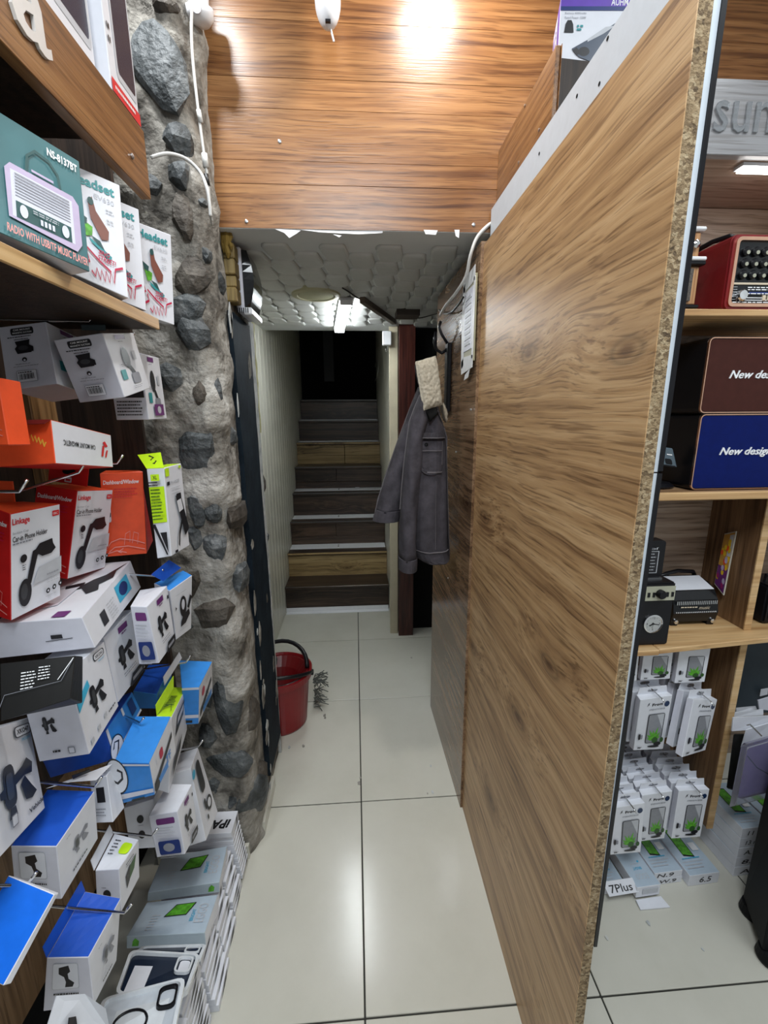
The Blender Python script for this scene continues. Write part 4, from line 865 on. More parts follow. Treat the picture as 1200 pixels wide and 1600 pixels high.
# clear-framed phone cases lying on the front stack
def case_frame(q, t, label, back, rim, ring=False):
    a, b, c, d = [Vector(p) for p in q]; n = (b-a).cross(d-a).normalized()
    if n.z < 0: n = -n
    fm = lambda u, v, h: a.lerp(b, u).lerp(d.lerp(c, u), v)+n*h
    pts = rr(0, 0, 1, 1, .10, .12); inn = rr(.045, .05, .955, .95, .08, .10); k = len(pts); mb = MB()
    vs = [fm(u, v, 0) for u, v in pts]+[fm(u, v, t) for u, v in pts]+[fm(u, v, t) for u, v in inn]+[fm(u, v, t*.35) for u, v in inn]
    fs = [tuple(range(k))[::-1]]+[(j*k+i, j*k+(i+1) % k, (j+1)*k+(i+1) % k, (j+1)*k+i) for j in range(3) for i in range(k)]
    mb.add(vs, fs, rim); mb.add([fm(u, v, t*.36) for u, v in inn], [tuple(range(k))], back)
    o = mb.build('phone_case'); tag(o, label, 'phone case', 'phone cases at the bottom left')
    mb = MB(); cam_ = rr(.70, .50, .93, .92, .07, .08); ci = rr(.725, .53, .905, .89, .06, .07); kk = len(cam_)
    mb.add([fm(u, v, t*.4) for u, v in cam_]+[fm(u, v, t*.95) for u, v in cam_]+[fm(u, v, t*.95) for u, v in ci]+[fm(u, v, t*.4) for u, v in ci], [(j*kk+i, j*kk+(i+1) % kk, (j+1)*kk+(i+1) % kk, (j+1)*kk+i) for j in range(3) for i in range(kk)], BLACKP if ring else rim)
    mb.build('camera_bump', o)
    if ring:
        pp = [fm(*p, t*.45) for p in ell(.42, .36, .2, .26, 28)]; MB().tube(pp+[pp[0]], .0022, BLACKP, 8).build('magnet_ring', o, smooth=True)
    else: printed(o, fm, [('p', WHITE, [(.10, .12), (.36, .12), (.38, .70), (.13, .70)])], 'label', t*.4)
    printed(o, fm, [('p', LINK, rc(.08, .08, .3, .2))] if ring else [('p', WHITE, rr(.745, .55, .89, .87, .05, .06))], 'card_insert', t*.42)
    return o
NAVC = mat('navy_case_back', (.012, .02, .04), .2); CLRC = mat('clear_case_back', (.55, .60, .66), .12); RIM = mat('clear_case_rim', (.70, .74, .78), .15)
o1 = case_frame([Y_(178, 1563, .655), Y_(291, 1560, .655), Y_(313, 1498, .745), Y_(203, 1492, .745)], .011, 'dark navy backed phone case in a clear frame, on top of the bottom left pile', NAVC, RIM)
o2 = case_frame([Y_(138, 1640, .565), Y_(272, 1625, .565), Y_(290, 1536, .648), Y_(160, 1570, .648)], .011, 'clear phone case with black ring and black rimmed camera hole at the bottom edge', CLRC, RIM, True)
o3 = case_frame([Y_(200, 1500, .748), Y_(312, 1505, .748), Y_(322, 1480, .785), Y_(222, 1483, .785)], .006, 'dark phone case with two camera holes, hidden mostly under the navy backed one', NAVC, RIM)
for k, (zz, y0, y1, x1) in enumerate(((.0, .69, .785, -.352), (.0, .59, .685, -.340))):
    for j in range(10): pack(x1-.02-.0014*j, y0, y1, j*.0195, .018, rs.uniform(-.05, .05), ORD[j]+[' white pack up in the floor stack under the navy backed phone case', ' white pack up in the floor stack under the ringed phone case'][k], .3*rs.random())
# folded white paper sleeve at the bottom edge
q = [X_(88, 1556, -.42), X_(132, 1553, -.40), X_(172, 1612, -.385), X_(62, 1640, -.43)]
o = MB().plate([q[0], q[1], q[1].lerp(q[2], .5)+Vector((.012, 0, .008)), q[2], q[3]], .0015, WHITE).build('paper_sleeve'); tag(o, 'white card sleeve sticking up at the bottom edge between the blue carton and the cases', 'box')
MB().plate([X_(108, 1590, -.408), X_(118, 1588, -.405), X_(122, 1620, -.40), X_(104, 1622, -.408)], .0018, INK).build('sleeve_print', o)

# --- tablet cartons standing on the top shelf
def upright(x1, ya, yb, z0, z1, d, label, red):
    V = [Vector((x, y, z)) for z in (z0, z1) for y in (ya, yb) for x in (x1-d, x1)]
    o = MB().hexa(V, [WHITE]*6).build('tablet_box', bevel=.001); tag(o, label, 'box', 'tablet cartons on the top shelf')
    it = [('p', LINK, rr(.25, .12, .97, .95, .06, .05)), ('p', mat('screen_navy_ink', (.012, .02, .05), .25), rr(.31, .16, .93, .93, .04, .04)), *tl(INK, .03, .6, .14, 2, .06, .03), *tl(INK, .05, .34, .12, 2, .07, .03)]
    if red: it += [('p', REDI, rc(0, .0, 1, .075)), *tl(WINK, .1, .03, .8, 1, .03, .018)]
    it += [('p', INK, rc(.04, .78, .10, .80)), ('p', INK, rc(.06, .70, .12, .72))]
    printed(o, face_map(V, 'R'), it, 'front_print'); return o
upright(-.372, .845, .938, 1.9155, 2.17, .03, 'white tablet carton with a red foot, at the far end of the top shelf', True)
upright(-.386, .70, .830, 1.9155, 2.20, .03, 'white tablet carton with dark screen, second from the far end of the top shelf', False)
upright(-.388, .52, .690, 1.9155, 2.20, .03, 'white tablet carton cut off by the top edge, nearest the viewer', False)
# ------------------------------------------------------------------ passage: fixtures, jacket, bucket
def cyl_between(mb, a, b, r, m, n=12): mb.tube([a, b], r, m, n)
# security cameras
c = Vector((-.042, 1.245, 2.345))
t = thing('security_camera', 'white pill-shaped security camera with black lens face, top centre', 'camera', (c.x, c.y, c.z-.055))
mb = MB(); rings = []
for a in range(0, 13):
    th = math.pi*a/12; z = -math.cos(th)*.055-(0 if a < 6 else 0)+(0 if a <= 6 else .05); r = math.sin(th)*.030
    rings.append((max(r, .0001), z))
mb.lathe(rings, c, WPL, 28); mb.build('housing', t, smooth=True)
mb = MB(); mb.lathe([(.0185, 0), (.0185, .004), (.016, .006), (0, .006)], c+Vector((0, -.026, .004)), GLASSB, 24, (0, -1, -.12)); fp = mb.build('lens_face', t)
MB().lathe([(.008, 0), (.008, .003), (.005, .005), (0, .0045)], c+Vector((0, -.032, .007)), mat('lens_blue', (.02, .05, .12), .08), 20, (0, -1, -.12)).build('lens', fp)
for k in range(6):
    a = math.pi*(1+k/5); MB().lathe([(.0022, 0), (.0022, .001), (0, .0012)], c+Vector((.0125*math.cos(a), -.0322, .003+.0125*math.sin(a))), CHROME, 8, (0, -1, 0)).build('infrared_led', fp)
B(c+Vector((-.006, -.018, -.052)), c+Vector((.006, -.012, -.047)), BLACKP).build('port', t)
MB().tube([c+Vector((.004, .0, -.05)), c+Vector((.012, .004, -.075))], .0022, WPL, 8).build('antenna', t)
MB().lathe([(.034, .0), (.034, .012), (.014, .016), (.014, .168)], c+Vector((0, 0, .085)), WPL, 24).build('mount', t)
c = Vector((-.332, 1.235, 2.30))
t = thing('security_camera', 'white security camera on a round cup bracket above the stone pillar, top left', 'camera', c)
MB().lathe([(.0, -.02), (.020, -.018), (.030, -.006), (.032, .008), (.028, .010), (.026, -.002), (.0, -.008)], c, WPL, 26, (0, -.25, 1)).build('cup', t, smooth=True)
MB().lathe([(.018, .0), (.022, .01), (.024, .06), (.02, .075), (0, .08)], c+Vector((-.001, .0, .004)), WPL, 24, (0, .1, 1)).build('housing', t, smooth=True)
MB().lathe([(.010, 0), (.010, .004), (0, .004)], c+Vector((.003, -.027, -.008)), GREY_SHADED, 16, (0, -1, -.3)).build('joint_cap', t)
B((-.365, 1.235, 2.30), (-.34, 1.27, 2.40), WPL).build('bracket', t, bevel=.004)
# cables
def cable(pts, r, m, label, name='cable'):
    P = [Vector(p) for p in pts]; out = []
    for i in range(len(P)-1):
        p0, p1, p2, p3 = P[max(i-1, 0)], P[i], P[i+1], P[min(i+2, len(P)-1)]
        for k in range(6):
            t = k/6; out.append(.5*((2*p1)+(p2-p0)*t+(2*p0-5*p1+4*p2-p3)*t*t+(3*p1-p0-3*p2+p3)*t**3))
    out.append(P[-1]); o = MB().tube(out, r, m, 8).build(name, smooth=True); return tag(o, label, 'cable')
WC = mat('white_cable', (.62, .62, .60), .4, grain=.03); BC = mat('black_cable', (.012, .012, .012), .45)
o = cable([Y_(px, py, 1.155) for px, py in ((300, 12), (299, 45), (301, 90), (306, 140), (312, 190), (318, 235), (322, 262), (326, 300), (329, 335))]+[Y_(331, 350, 1.20)], .0032, WC, 'white camera cable running down the edge of the stone pillar')
for (a, b, r, m) in (((310, 172), (314, 192), .005, WC), ((319, 240), (322, 262), .0065, WC), ((322, 272), (325, 290), .005, BC)):
    MB().tube([Y_(*a, 1.154), Y_(*b, 1.154)], r, m, 10).build('connector', o, smooth=True)
cable([X_(236, 246, -.40), X_(262, 240, -.372), X_(290, 248, -.345), X_(312, 268, -.318), X_(322, 290, -.300), X_(327, 315, -.295), X_(329, 338, -.295)], .0035, WC, 'white cable arching from the fascia across the stones')
cable([Y_(334, 352, 1.34), Y_(345, 368, 1.42), Y_(362, 380, 1.50), Y_(385, 377, 1.56)], .003, BC, 'black cable sagging under the panel above the timber block')
cable([Y_(776, 345, 1.327), Y_(762, 353, 1.325), Y_(745, 372, 1.325), Y_(735, 400, 1.33), Y_(728, 432, 1.36), Y_(712, 458, 1.42), Y_(696, 478, 1.50), Y_(688, 492, 1.56)], .0048, WC, 'thick white cable looping down beside the partition board')
cable([X_(686, 484, .335), X_(693, 490, .333), X_(705, 488, .333), X_(717, 475, .335), X_(724, 464, .34)], .003, BC, 'short black cable curling against the glossy board')
cable([Z_(535, 450, 1.894), Z_(545, 456, 1.890), Z_(556, 464, 1.892), Z_(564, 467, 1.890)], .003, BC, 'thin black cable on the low ceiling ending at the wooden batten')
cable([Z_(640, 495, 1.893), Z_(655, 497, 1.885), Z_(672, 493, 1.888), Z_(688, 488, 1.87)], .0025, BC, 'thin dark cable hanging from the ceiling corner to the glossy board')
cable([X_(586, 575, .222), X_(589, 560, .222), X_(591, 580, .20), X_(584, 600, .222)], .0025, WC, 'loop of pale cable dangling on the right stair wall')
# round cover, tube light, batten
c = Z_(494, 461, 1.893); t = thing('ceiling_cover', 'round cream cover plate on the low quilted ceiling', 'cover', c)
CREAM = mat('yellowed_cream_plastic', (.42, .40, .26), .5, grain=.06, scale=8)
MB().lathe([(.0, -.002), (.075, -.002), (.078, -.006), (.098, -.004), (.1, .004), (.1, .012)], c, CREAM, 40).build('rim', t, smooth=False); MB().lathe([(0, -.0045), (.072, -.0035), (.074, -.001)], c, mat('cream_insert', (.36, .35, .22), .6), 36).build('insert', t)
a, b = Z_(530, 514, 1.888), Z_(541, 468, 1.888)
t = thing('tube_light', 'lit white batten light fixed to the low ceiling before the stairs', 'light', (a+b)/2)
d = (b-a).normalized(); s_ = Vector((d.y, -d.x, 0))
def slab(a, b, w, z0, z1): return [Vector((p.x, p.y, z))+s_*q for z in (z0, z1) for p in (a, b) for q in (-w, w)]
mb = MB(); mb.hexa(slab(a, b, .030, 1.884, 1.897), [WPL]*6); mb.build('housing', t, bevel=.002)
mb = MB(); mb.hexa(slab(a+d*.012, b-d*.012, .024, 1.868, 1.884), [mat('lit_diffuser', (.93, .98, 1), .4, emit=38, grain=0)]*6); mb.build('diffuser', t, bevel=.004, seg=2)
for e in (a, b): mb = MB(); mb.hexa(slab(e-d*.006, e+d*.012, .027, 1.866, 1.886), [WPL]*6); mb.build('end_cap', t, bevel=.002)
a, b = Z_(566, 468, 1.885), Z_(616, 503, 1.885); s_ = Vector(((b-a).y, -(b-a).x, 0)).normalized()
mb = MB(); mb.hexa(slab(a, b, .012, 1.872, 1.8955), [mat('brown_batten', (.10, .07, .05), .5)]*6); tag(mb.build('wooden_batten', bevel=.001), 'brown wooden batten running diagonally over the low ceiling', 'batten')
c = Z_(635, 488, 1.89); tag(B(c+Vector((-.05, -.04, -.02)), c+Vector((.06, .06, .012)), mat('brown_scrap_board', (.06, .045, .035), .7)).build('board_scrap'), 'small dark board scrap patched into the ceiling above the dark jamb', 'board')
# timber block and wall unit at the left
TIMB = wood('yellow_timber', (.09, .06, .015), (.22, .155, .05), (.32, .24, .10), 'Z', 16, .6, .1)
t = thing('timber_block', 'rough yellow timber block fixed high beside the navy strip', 'timber', (-.345, 1.40, 1.73))
for z0, z1, d_ in ((1.73, 1.768, 0), (1.77, 1.80, .006), (1.802, 1.842, 0), (1.844, 1.885, .004)): B((-.362, 1.372+d_, z0), (-.328, 1.425, z1), TIMB).build('block', t, bevel=.003)
for x, r_, l_ in ((-.353, .007, .046), (-.343, .009, .06), (-.333, .006, .038)): MB().tube([(x, 1.366, 1.902), (x+.003, 1.361, 1.892), (x-.002, 1.364, 1.90-l_*.5), (x+.002, 1.366, 1.90-l_*.8), (x, 1.368, 1.90-l_)], [r_, r_*1.2, r_*.8, r_*.9, r_*.25], mat('dried_yellow_foam', (.22, .14, .025), .8), 7).build('foam_drip', t)
t = thing('wall_unit', 'white wall unit with a dark curved glass front and vents below, seen edge on', 'appliance', (-.32, 1.5, 1.708))
B((-.345, 1.43, 1.715), (-.322, 1.58, 1.892), GREY_SHADED).build('back_case', t, bevel=.004)
mb = MB(); pr_ = []
for k in range(9):
    z = 1.728+.158*k/8; q_ = .016*math.sin(math.pi*k/8)
    pr_.append([Vector((-.322, 1.437, z)), Vector((-.308+q_, 1.444, z)), Vector((-.308+q_, 1.568, z)), Vector((-.322, 1.575, z))])
mb.loft(pr_, GLASSB); mb.build('glass_front', t)
B((-.325, 1.43, 1.708), (-.300, 1.58, 1.728), WPL).build('lower_lip', t, bevel=.003)
for k in range(6): B((-.343+.006*k, 1.4275, 1.712), (-.3405+.006*k, 1.4305, 1.726), BLACKP).build('vent_slot', t)
# door bell box and hook on the post
t = thing('bell_box', 'small white box with a hook on the beige post by the stairs', 'box', (.235, 2.63, 1.80))
c = Y_(605, 530, 2.625); B(c+Vector((-.028, -.03, -.035)), c+Vector((.022, .008, .04)), WPL).build('case', t, bevel=.004)
MB().tube([c+Vector((.0, -.01, -.03)), c+Vector((.0, -.016, -.055)), c+Vector((-.008, -.03, -.07)), c+Vector((-.012, -.04, -.058))], .003, CHROME, 8).build('hook', t, smooth=True)
# taped frame on the glossy board
t = thing('vent_frame', 'yellowed vent frame stuck to the glossy board with torn white tape', 'vent', (.345, 1.38, 1.55))
XF = .3525
def yz(y0, y1, z0, z1, m, nm, d=.004): return B((XF-d, y0, z0), (XF+.002, y1, z1), m).build(nm, t)
yz(1.325, 1.445, 1.565, 1.80, CREAM, 'frame', .006); yz(1.333, 1.425, 1.60, 1.77, GREY_SHADED, 'panel', .008)
for k in range(9): yz(1.345, 1.412, 1.615+.016*k, 1.624+.016*k, LINK, 'louvre', .0095)
TP = mat('white_tape', (.70, .71, .72), .45)
for (q) in ([(1.315, 1.545), (1.45, 1.535), (1.452, 1.575), (1.42, 1.585), (1.315, 1.58)], [(1.425, 1.56), (1.456, 1.55), (1.458, 1.79), (1.43, 1.80)], [(1.32, 1.78), (1.45, 1.775), (1.455, 1.815), (1.32, 1.82)], [(1.313, 1.57), (1.33, 1.57), (1.33, 1.79), (1.313, 1.79)], [(1.34, 1.545), (1.40, 1.53), (1.41, 1.515), (1.36, 1.52)]):
    MB().plate([(XF-.0068, y, z) for y, z in q], .0012, TP).build('tape', t)
# hook plate
t = thing('coat_hook', 'black coat hook plate on the glossy board holding the jacket', 'hook', (.34, 1.66, 1.50))
B((.335, 1.62, 1.42), (.3505, 1.67, 1.66), BLACKP).build('plate', t, bevel=.003)
MB().tube([(.338, 1.645, 1.64), (.320, 1.65, 1.628), (.300, 1.65, 1.64), (.292, 1.65, 1.665), (.297, 1.65, 1.70)], .006, BLACKP, 8).build('prong', t, smooth=True)
MB().tube([(.338, 1.64, 1.66), (.318, 1.645, 1.69), (.308, 1.65, 1.715), (.314, 1.65, 1.735)], .0055, BLACKP, 8).build('prong', t, smooth=True)

# ------------------------------------------------------------------ jacket
def weave(name, col, sc, bump):
    m = mottled(name, [tuple(c*.6 for c in col), col, tuple(c*1.4 for c in col)], sc, .9, bump, .002); return m
DENIM = weave('washed_grey_denim', (.050, .045, .055), 22, .5)
SHERPA = mottled('cream_sherpa', [(.40, .35, .26), (.58, .52, .41), (.68, .63, .52)], 150, .95, 1.0, .005)
SEAM = mat('pale_seam_thread', (.125, .115, .125), .8)
YJ = 1.42
t = thing('jacket', 'dark grey denim jacket with cream sherpa collar hanging on the black hook', 'jacket', (.25, 1.5, .86))
jp = lambda zx, zy, y=YJ: Y_(570+zx/4.325, 530+zy/4.325, y)
rows = [(330, 400, 500, .05), (400, 385, 512, .06), (470, 372, 520, .07), (540, 355, 535, .075), (620, 340, 558, .08), (720, 335, 570, .085), (850, 333, 576, .088), (1000, 330, 582, .09), (1150, 318, 586, .09), (1300, 312, 592, .09), (1420, 322, 596, .088), (1490, 345, 598, .085), (1518, 380, 598, .083)]
SEC = []
for zy, l, r, ry in rows:
    a, b = jp(l, zy), jp(r, zy); SEC.append(((a.z+b.z)/2, (a.x+b.x)/2, (b.x-a.x)/2, ry))
def sec(z):
    if z >= SEC[0][0]: return SEC[0][1:]
    for i in range(len(SEC)-1):
        if SEC[i+1][0] <= z <= SEC[i][0]:
            k = (SEC[i][0]-z)/(SEC[i][0]-SEC[i+1][0]); return tuple(SEC[i][j]*(1-k)+SEC[i+1][j]*k for j in (1, 2, 3))
    return SEC[-1][1:]
def fold(a, z): return 1+.05*math.sin(3*a+z*7)+.035*math.sin(7*a-z*11)+.05*noise.noise(Vector((math.cos(a)*2, math.sin(a)*2, z*9)))
def front(x, z):
    xc, rx_, ry = sec(z); u = max(-.985, min(.985, (x-xc)/rx_)); yy = ry*(1-abs(u)**2.6)**(1/2.6)
    a = math.atan2(-yy/ry, u); return YJ+ry-yy*(1+(fold(a, z)-1))
rings = []; z0, z1 = SEC[0][0], SEC[-1][0]
for i in range(46):
    z = z0+(z1-z0)*i/45; xc, rx_, ry = sec(z); g = []
    for k in range(40):
        a = 2*math.pi*k/40; c_, s_ = math.cos(a), math.sin(a); q_ = 2/2.6
        x = math.copysign(abs(c_)**q_, c_)*rx_; y = math.copysign(abs(s_)**q_, s_)*ry; f_ = fold(a, z)
        g.append(Vector((min(xc+x*(1+(f_-1)*.5), .340), YJ+ry+y*f_, z+.004*math.sin(2*a+1)*(i/45))))
    rings.append(g)
bd = MB().loft(rings, DENIM).build('body', t, smooth=True)
def patch(poly_rows, off, m, name, parent, nu=8, th=.003):
    """rows of (zx_left, zx_right, zy) sampled on the jacket front"""
    A, Bk = [], []; R_ = []
    for l, r, zy in poly_rows:
        row = []
        for k in range(nu+1):
            p = jp(l+(r-l)*k/nu, zy); x, z = p.x, p.z; row.append((x, z))
        R_.append(row)
    n = nu+1; vs = []; 
    for row in R_:
        for x, z in row: vs.append(Vector((x, front(x, z)-off-th, z)))
    for row in R_:
        for x, z in row: vs.append(Vector((x, front(x, z)-off+.004, z)))
    h = len(R_); fs = []; o = h*n
    for i in range(h-1):
        for k in range(nu): q = (i*n+k, i*n+k+1, (i+1)*n+k+1, (i+1)*n+k); fs += [q, tuple(o+e for e in q[::-1])]
    for k in range(nu): fs += [(k, o+k, o+k+1, k+1), ((h-1)*n+k, (h-1)*n+k+1, o+(h-1)*n+k+1, o+(h-1)*n+k)]
    for i in range(h-1): fs += [(i*n, (i+1)*n, o+(i+1)*n, o+i*n), (i*n+nu, o+i*n+nu, o+(i+1)*n+nu, (i+1)*n+nu)]
    return MB().add(vs, fs, m).build(name, parent, smooth=False)
pk = patch([(345, 528, 690), (345, 528, 740), (346, 527, 800), (348, 525, 850), (362, 522, 885), (400, 500, 905), (425, 470, 918)], .002, DENIM, 'pocket', t)
fl_ = patch([(352, 540, 632), (345, 545, 645), (335, 548, 660), (332, 548, 668)], .007, DENIM, 'pocket_flap', t)
patch([(338, 548, 664), (334, 550, 670)], .0095, SEAM, 'flap_hem', fl_)
c = jp(415, 712); MB().lathe([(.005, 0), (.006, .002), (.004, .004), (0, .0045)], (c.x, front(c.x, c.z)-.004, c.z), GLASSB, 14, (0, -1, 0)).build('button', t)
patch([(345, 528, 752), (345, 528, 757)], .005, SEAM, 'pocket_seam', pk); patch([(420, 522, 905), (420, 525, 895)], .004, SEAM, 'pocket_seam', pk)
patch([(524, 529, 690), (522, 526, 850)], .005, SEAM, 'pocket_seam', pk, 2)
patch([(548, 570, 640), (556, 576, 760), (560, 580, 900), (565, 586, 1100), (572, 592, 1300), (580, 597, 1480)], .004, DENIM, 'button_placket', t, 3)
for pts in ([(486, 492, 480), (520, 527, 540), (552, 558, 600), (570, 575, 660)], [(573, 577, 660), (574, 578, 800), (577, 582, 950), (584, 588, 1150), (590, 594, 1350), (594, 597, 1490)]): patch(pts, .007, SEAM, 'edge_seam', t, 2)
patch([(343, 588, 1440), (346, 592, 1470), (360, 596, 1500), (400, 597, 1516)], .003, DENIM, 'hem_band', t)
patch([(343, 588, 1437), (343, 588, 1441)], .0065, SEAM, 'hem_seam', t)
patch([(480, 483, 960), (478, 481, 1150), (476, 479, 1420)], .001, SEAM, 'panel_seam', t, 2)
def tube_sleeve(rows, y, ry, name, cuff):
    rings = []
    P = []
    for zy, l, r in rows: a, b = jp(l, zy, y), jp(r, zy, y); P.append((a, b))
    n = 30
    for i in range(n):
        f_ = i/(n-1)*(len(P)-1); j = min(int(f_), len(P)-2); k = f_-j
        a = P[j][0].lerp(P[j+1][0], k); b = P[j][1].lerp(P[j+1][1], k); c_ = (a+b)/2; ax = (b-a)/2; g = []
        for e in range(24):
            th = 2*math.pi*e/24; w = 1+.05*math.sin(3*th+i*.7)+.05*math.sin(5*th-i*.5)+.06*noise.noise(Vector((math.cos(th), math.sin(th), i*.4)))
            g.append(c_+ax*math.cos(th)*(1 if abs(math.cos(th)) > .98 else w)+Vector((0, ry*math.sin(th)*w, 0)))
        rings.append(g)
    o = MB().loft(rings, DENIM).build(name, t, smooth=True)
    rg = []
    for zy, l, r in cuff:
        a, b = jp(l, zy, y), jp(r, zy, y); c_ = (a+b)/2; ax = (b-a)/2
        rg.append([c_+ax*math.cos(2*math.pi*e/24)*1.03+Vector((0, (ry+.004)*math.sin(2*math.pi*e/24), 0)) for e in range(24)])
    cf = MB().loft(rg, DENIM).build('cuff', o, smooth=False)
    return o, P, cf
sl, P, cf = tube_sleeve([(375, 372, 430), (470, 335, 440), (560, 305, 430), (700, 284, 400), (850, 266, 385), (1000, 252, 372), (1150, 240, 358), (1300, 235, 350), (1480, 231, 350)], 1.455, .05, 'sleeve', [(1470, 229, 352), (1500, 229, 353), (1550, 230, 350)])
MB().tube([jp(x, y, 1.44)+Vector((-.001, 0, 0)) for x, y in ((372, 378), (330, 480), (302, 560), (282, 700), (264, 850), (250, 1000), (239, 1150))], .0016, SEAM, 6).build('sleeve_seam', sl)
sl, P, cf = tube_sleeve([(330, 362, 400), (480, 300, 400), (600, 258, 390), (760, 196, 330), (900, 148, 300), (1050, 100, 265), (1160, 72, 245)], 1.58, .045, 'sleeve', [(1150, 76, 248), (1190, 62, 242), (1222, 56, 236)])
MB().tube([jp(x, y, 1.56) for x, y in ((363, 322), (300, 478), (215, 705), (146, 900), (98, 1050), (70, 1165))], .0016, SEAM, 6).build('sleeve_seam', sl)
# dark pad for the shade in the neck opening and sherpa collar (folded pad)
def pad(q, n, th, m, name, parent, ns=.006, seed=0):
    q = [Vector(p) for p in q]; nrm = (q[1]-q[0]).cross(q[3]-q[0]).normalized(); vs = []
    for side in (1, -1):
        for i in range(n+1):
            for j in range(n+1):
                u, v = i/n, j/n; p = q[0].lerp(q[1], u).lerp(q[3].lerp(q[2], u), v)
                b = max(0, (1-abs(2*u-1)**4)*(1-abs(2*v-1)**6))**.5
                vs.append(p+nrm*side*th*b+(nrm*noise.noise(p*130)*ns+Vector((noise.noise(p*90), 0, noise.noise(p*90+Vector((9, 0, 0)))))*ns*.4))
    m_ = (n+1)**2; fs = []
    for i in range(n):
        for j in range(n): a = i*(n+1)+j; f_ = (a, a+n+1, a+n+2, a+1); fs += [f_, tuple(m_+k for k in f_[::-1])]
    for k in range(n):
        for a, b in ((k, k+1), (k*(n+1), (k+1)*(n+1)), (n*(n+1)+k, n*(n+1)+k+1), (k*(n+1)+n, (k+1)*(n+1)+n)): fs.append((a, b, m_+b, m_+a))
    return MB().add(vs, fs, m).build(name, parent, smooth=True)
pad([jp(397, 482, 1.405), jp(522, 445, 1.43), jp(480, 112, 1.45), jp(342, 152, 1.42)], 46, .017, SHERPA, 'collar', t, .0028)
pad([jp(520, 440, 1.47), jp(552, 570, 1.45), jp(545, 520, 1.53), jp(520, 420, 1.53)], 8, .008, SHERPA, 'collar_edge', t)
pad([jp(372, 330, 1.45), jp(340, 160, 1.45), jp(350, 165, 1.52), jp(380, 320, 1.52)], 8, .006, DENIM, 'collar_back', t, .001)
pad([jp(405, 480, 1.412), jp(440, 560, 1.41), jp(500, 500, 1.415), jp(485, 460, 1.42)], 8, .005, DARK, 'neck_shade', t, .001)  # black pad stands in for the shaded neck opening

# ------------------------------------------------------------------ bucket and mop
REDP = mat('red_plastic', (.22, .004, .008), .3, grain=.05, scale=20)
bx, by = -.374, 1.84
t = thing('mop_bucket', 'red plastic mop bucket with black handle and wringer behind the navy strip', 'bucket', (bx, by, 0))
mb = MB(); mb.lathe([(.0, .004), (.105, .004), (.112, .0), (.118, .01), (.138, .235), (.150, .238), (.152, .268), (.144, .272), (.138, .262), (.134, .24), (.114, .02), (0, .016)], (bx, by, 0), REDP, 40)
mb.build('pail', t, smooth=False)
mb = MB(); mb.lathe([(.05, .12), (.10, .215), (.132, .255), (.136, .262), (.128, .262), (.094, .222), (.046, .124)], (bx, by, 0), mat('dark_red_plastic', (.14, .004, .006), .35), 30); w_ = mb.build('wringer', t)
MB().tube([(bx+.135*math.cos(a), by+.135*math.sin(a), .262) for a in [2.9+i*.2 for i in range(15)]], .008, BLACKP, 8).build('wringer_rim', w_, smooth=True)
arc = [Vector((bx+.150*math.cos(a)*1.0, by-.05*math.sin(a)-.09*math.sin(a), .25+.06*math.sin(a))) for a in [math.pi*i/14 for i in range(15)]]
MB().tube(arc, .0085, BLACKP, 8).build('handle', t, smooth=True)
arc = [Vector((bx+.13*math.cos(a), by+.12*math.sin(a), .27+.075*math.sin(a))) for a in [math.pi*i/14 for i in range(15)]]
MB().tube(arc, .010, BLACKP, 8).build('rear_handle', t, smooth=True)
MB().lathe([(.014, 0), (.014, .01), (0, .012)], (bx+.148, by, .245), BLACKP, 14, (1, 0, 0)).build('handle_lug', t)
mb = MB(); rm = random.Random(4); FR = mat('grey_mop_strand', (.10, .11, .10), .9)
for k in range(46):
    a = Vector((bx+.145, by+.10+rm.uniform(-.04, .04), rm.uniform(.005, .15))); d = Vector((rm.uniform(.02, .075), rm.uniform(-.05, .05), rm.uniform(-.03, .05)))
    e = a+d; e.z = max(.004, e.z); mid = a.lerp(e, .5)+Vector((0, rm.uniform(-.015, .015), rm.uniform(0, .02))); mb.tube([a, mid, e], .0022, FR, 5)
MB_ = tag(mb.build('mop_head'), 'tuft of grey mop strands sticking out behind the red bucket', 'mop', kind='stuff')
# ------------------------------------------------------------------ right hand shelving
RS = thing('shelf_unit', 'tall oak shelving unit on the right with pine shelves and a lettered grey fascia', 'shelf', (.95, 1.12, 0))
YB = 1.235
B((.41, YB, .24), (1.70, YB+.02, 1.935), GREYOAK).build('back_panel', RS)
B((.41, YB-.001, .24), (1.085, YB, .80), OAKX).build('lower_back_board', RS)
B((.41, 1.0, 1.620), (1.70, YB, 1.6255), PINE).build('shelf', RS); B((.41, .985, 1.6185), (1.70, .9995, 1.6335), PINE).build('shelf_edging', RS, bevel=.002)
for z0 in (1.626,): B((.41, 1.0, z0), (1.70, YB, z0+.003), PINE).build('shelf_top', RS)
B((.41, 1.0, 1.205), (1.70, YB, 1.221), OAKX).build('shelf', RS); B((.41, .985, 1.2035), (1.70, .9995, 1.2225), PINE).build('shelf_edging', RS, bevel=.002)
mb = MB(); mb.hexa([(.41, .967, .797), (.775, .975, .797), (.41, YB, .797), (.775, YB, .797), (.41, .967, .812), (.775, .975, .812), (.41, YB, .812), (.775, YB, .812)], [PINE]*6); mb.build('shelf', RS, bevel=.002)
mb = MB(); mb.hexa([(.777, .98, .797), (1.70, 1.07, .797), (.777, YB, .797), (1.70, YB, .797), (.777, .98, .812), (1.70, 1.07, .812), (.777, YB, .812), (1.70, YB, .812)], [PINE]*6); mb.build('shelf', RS, bevel=.002)
B((1.082, 1.062, .13), (1.098, YB, .797), DARKOAK).build('divider', RS); B((1.080, 1.058, .13), (1.100, 1.0615, .797), PINE).build('divider_edging', RS)
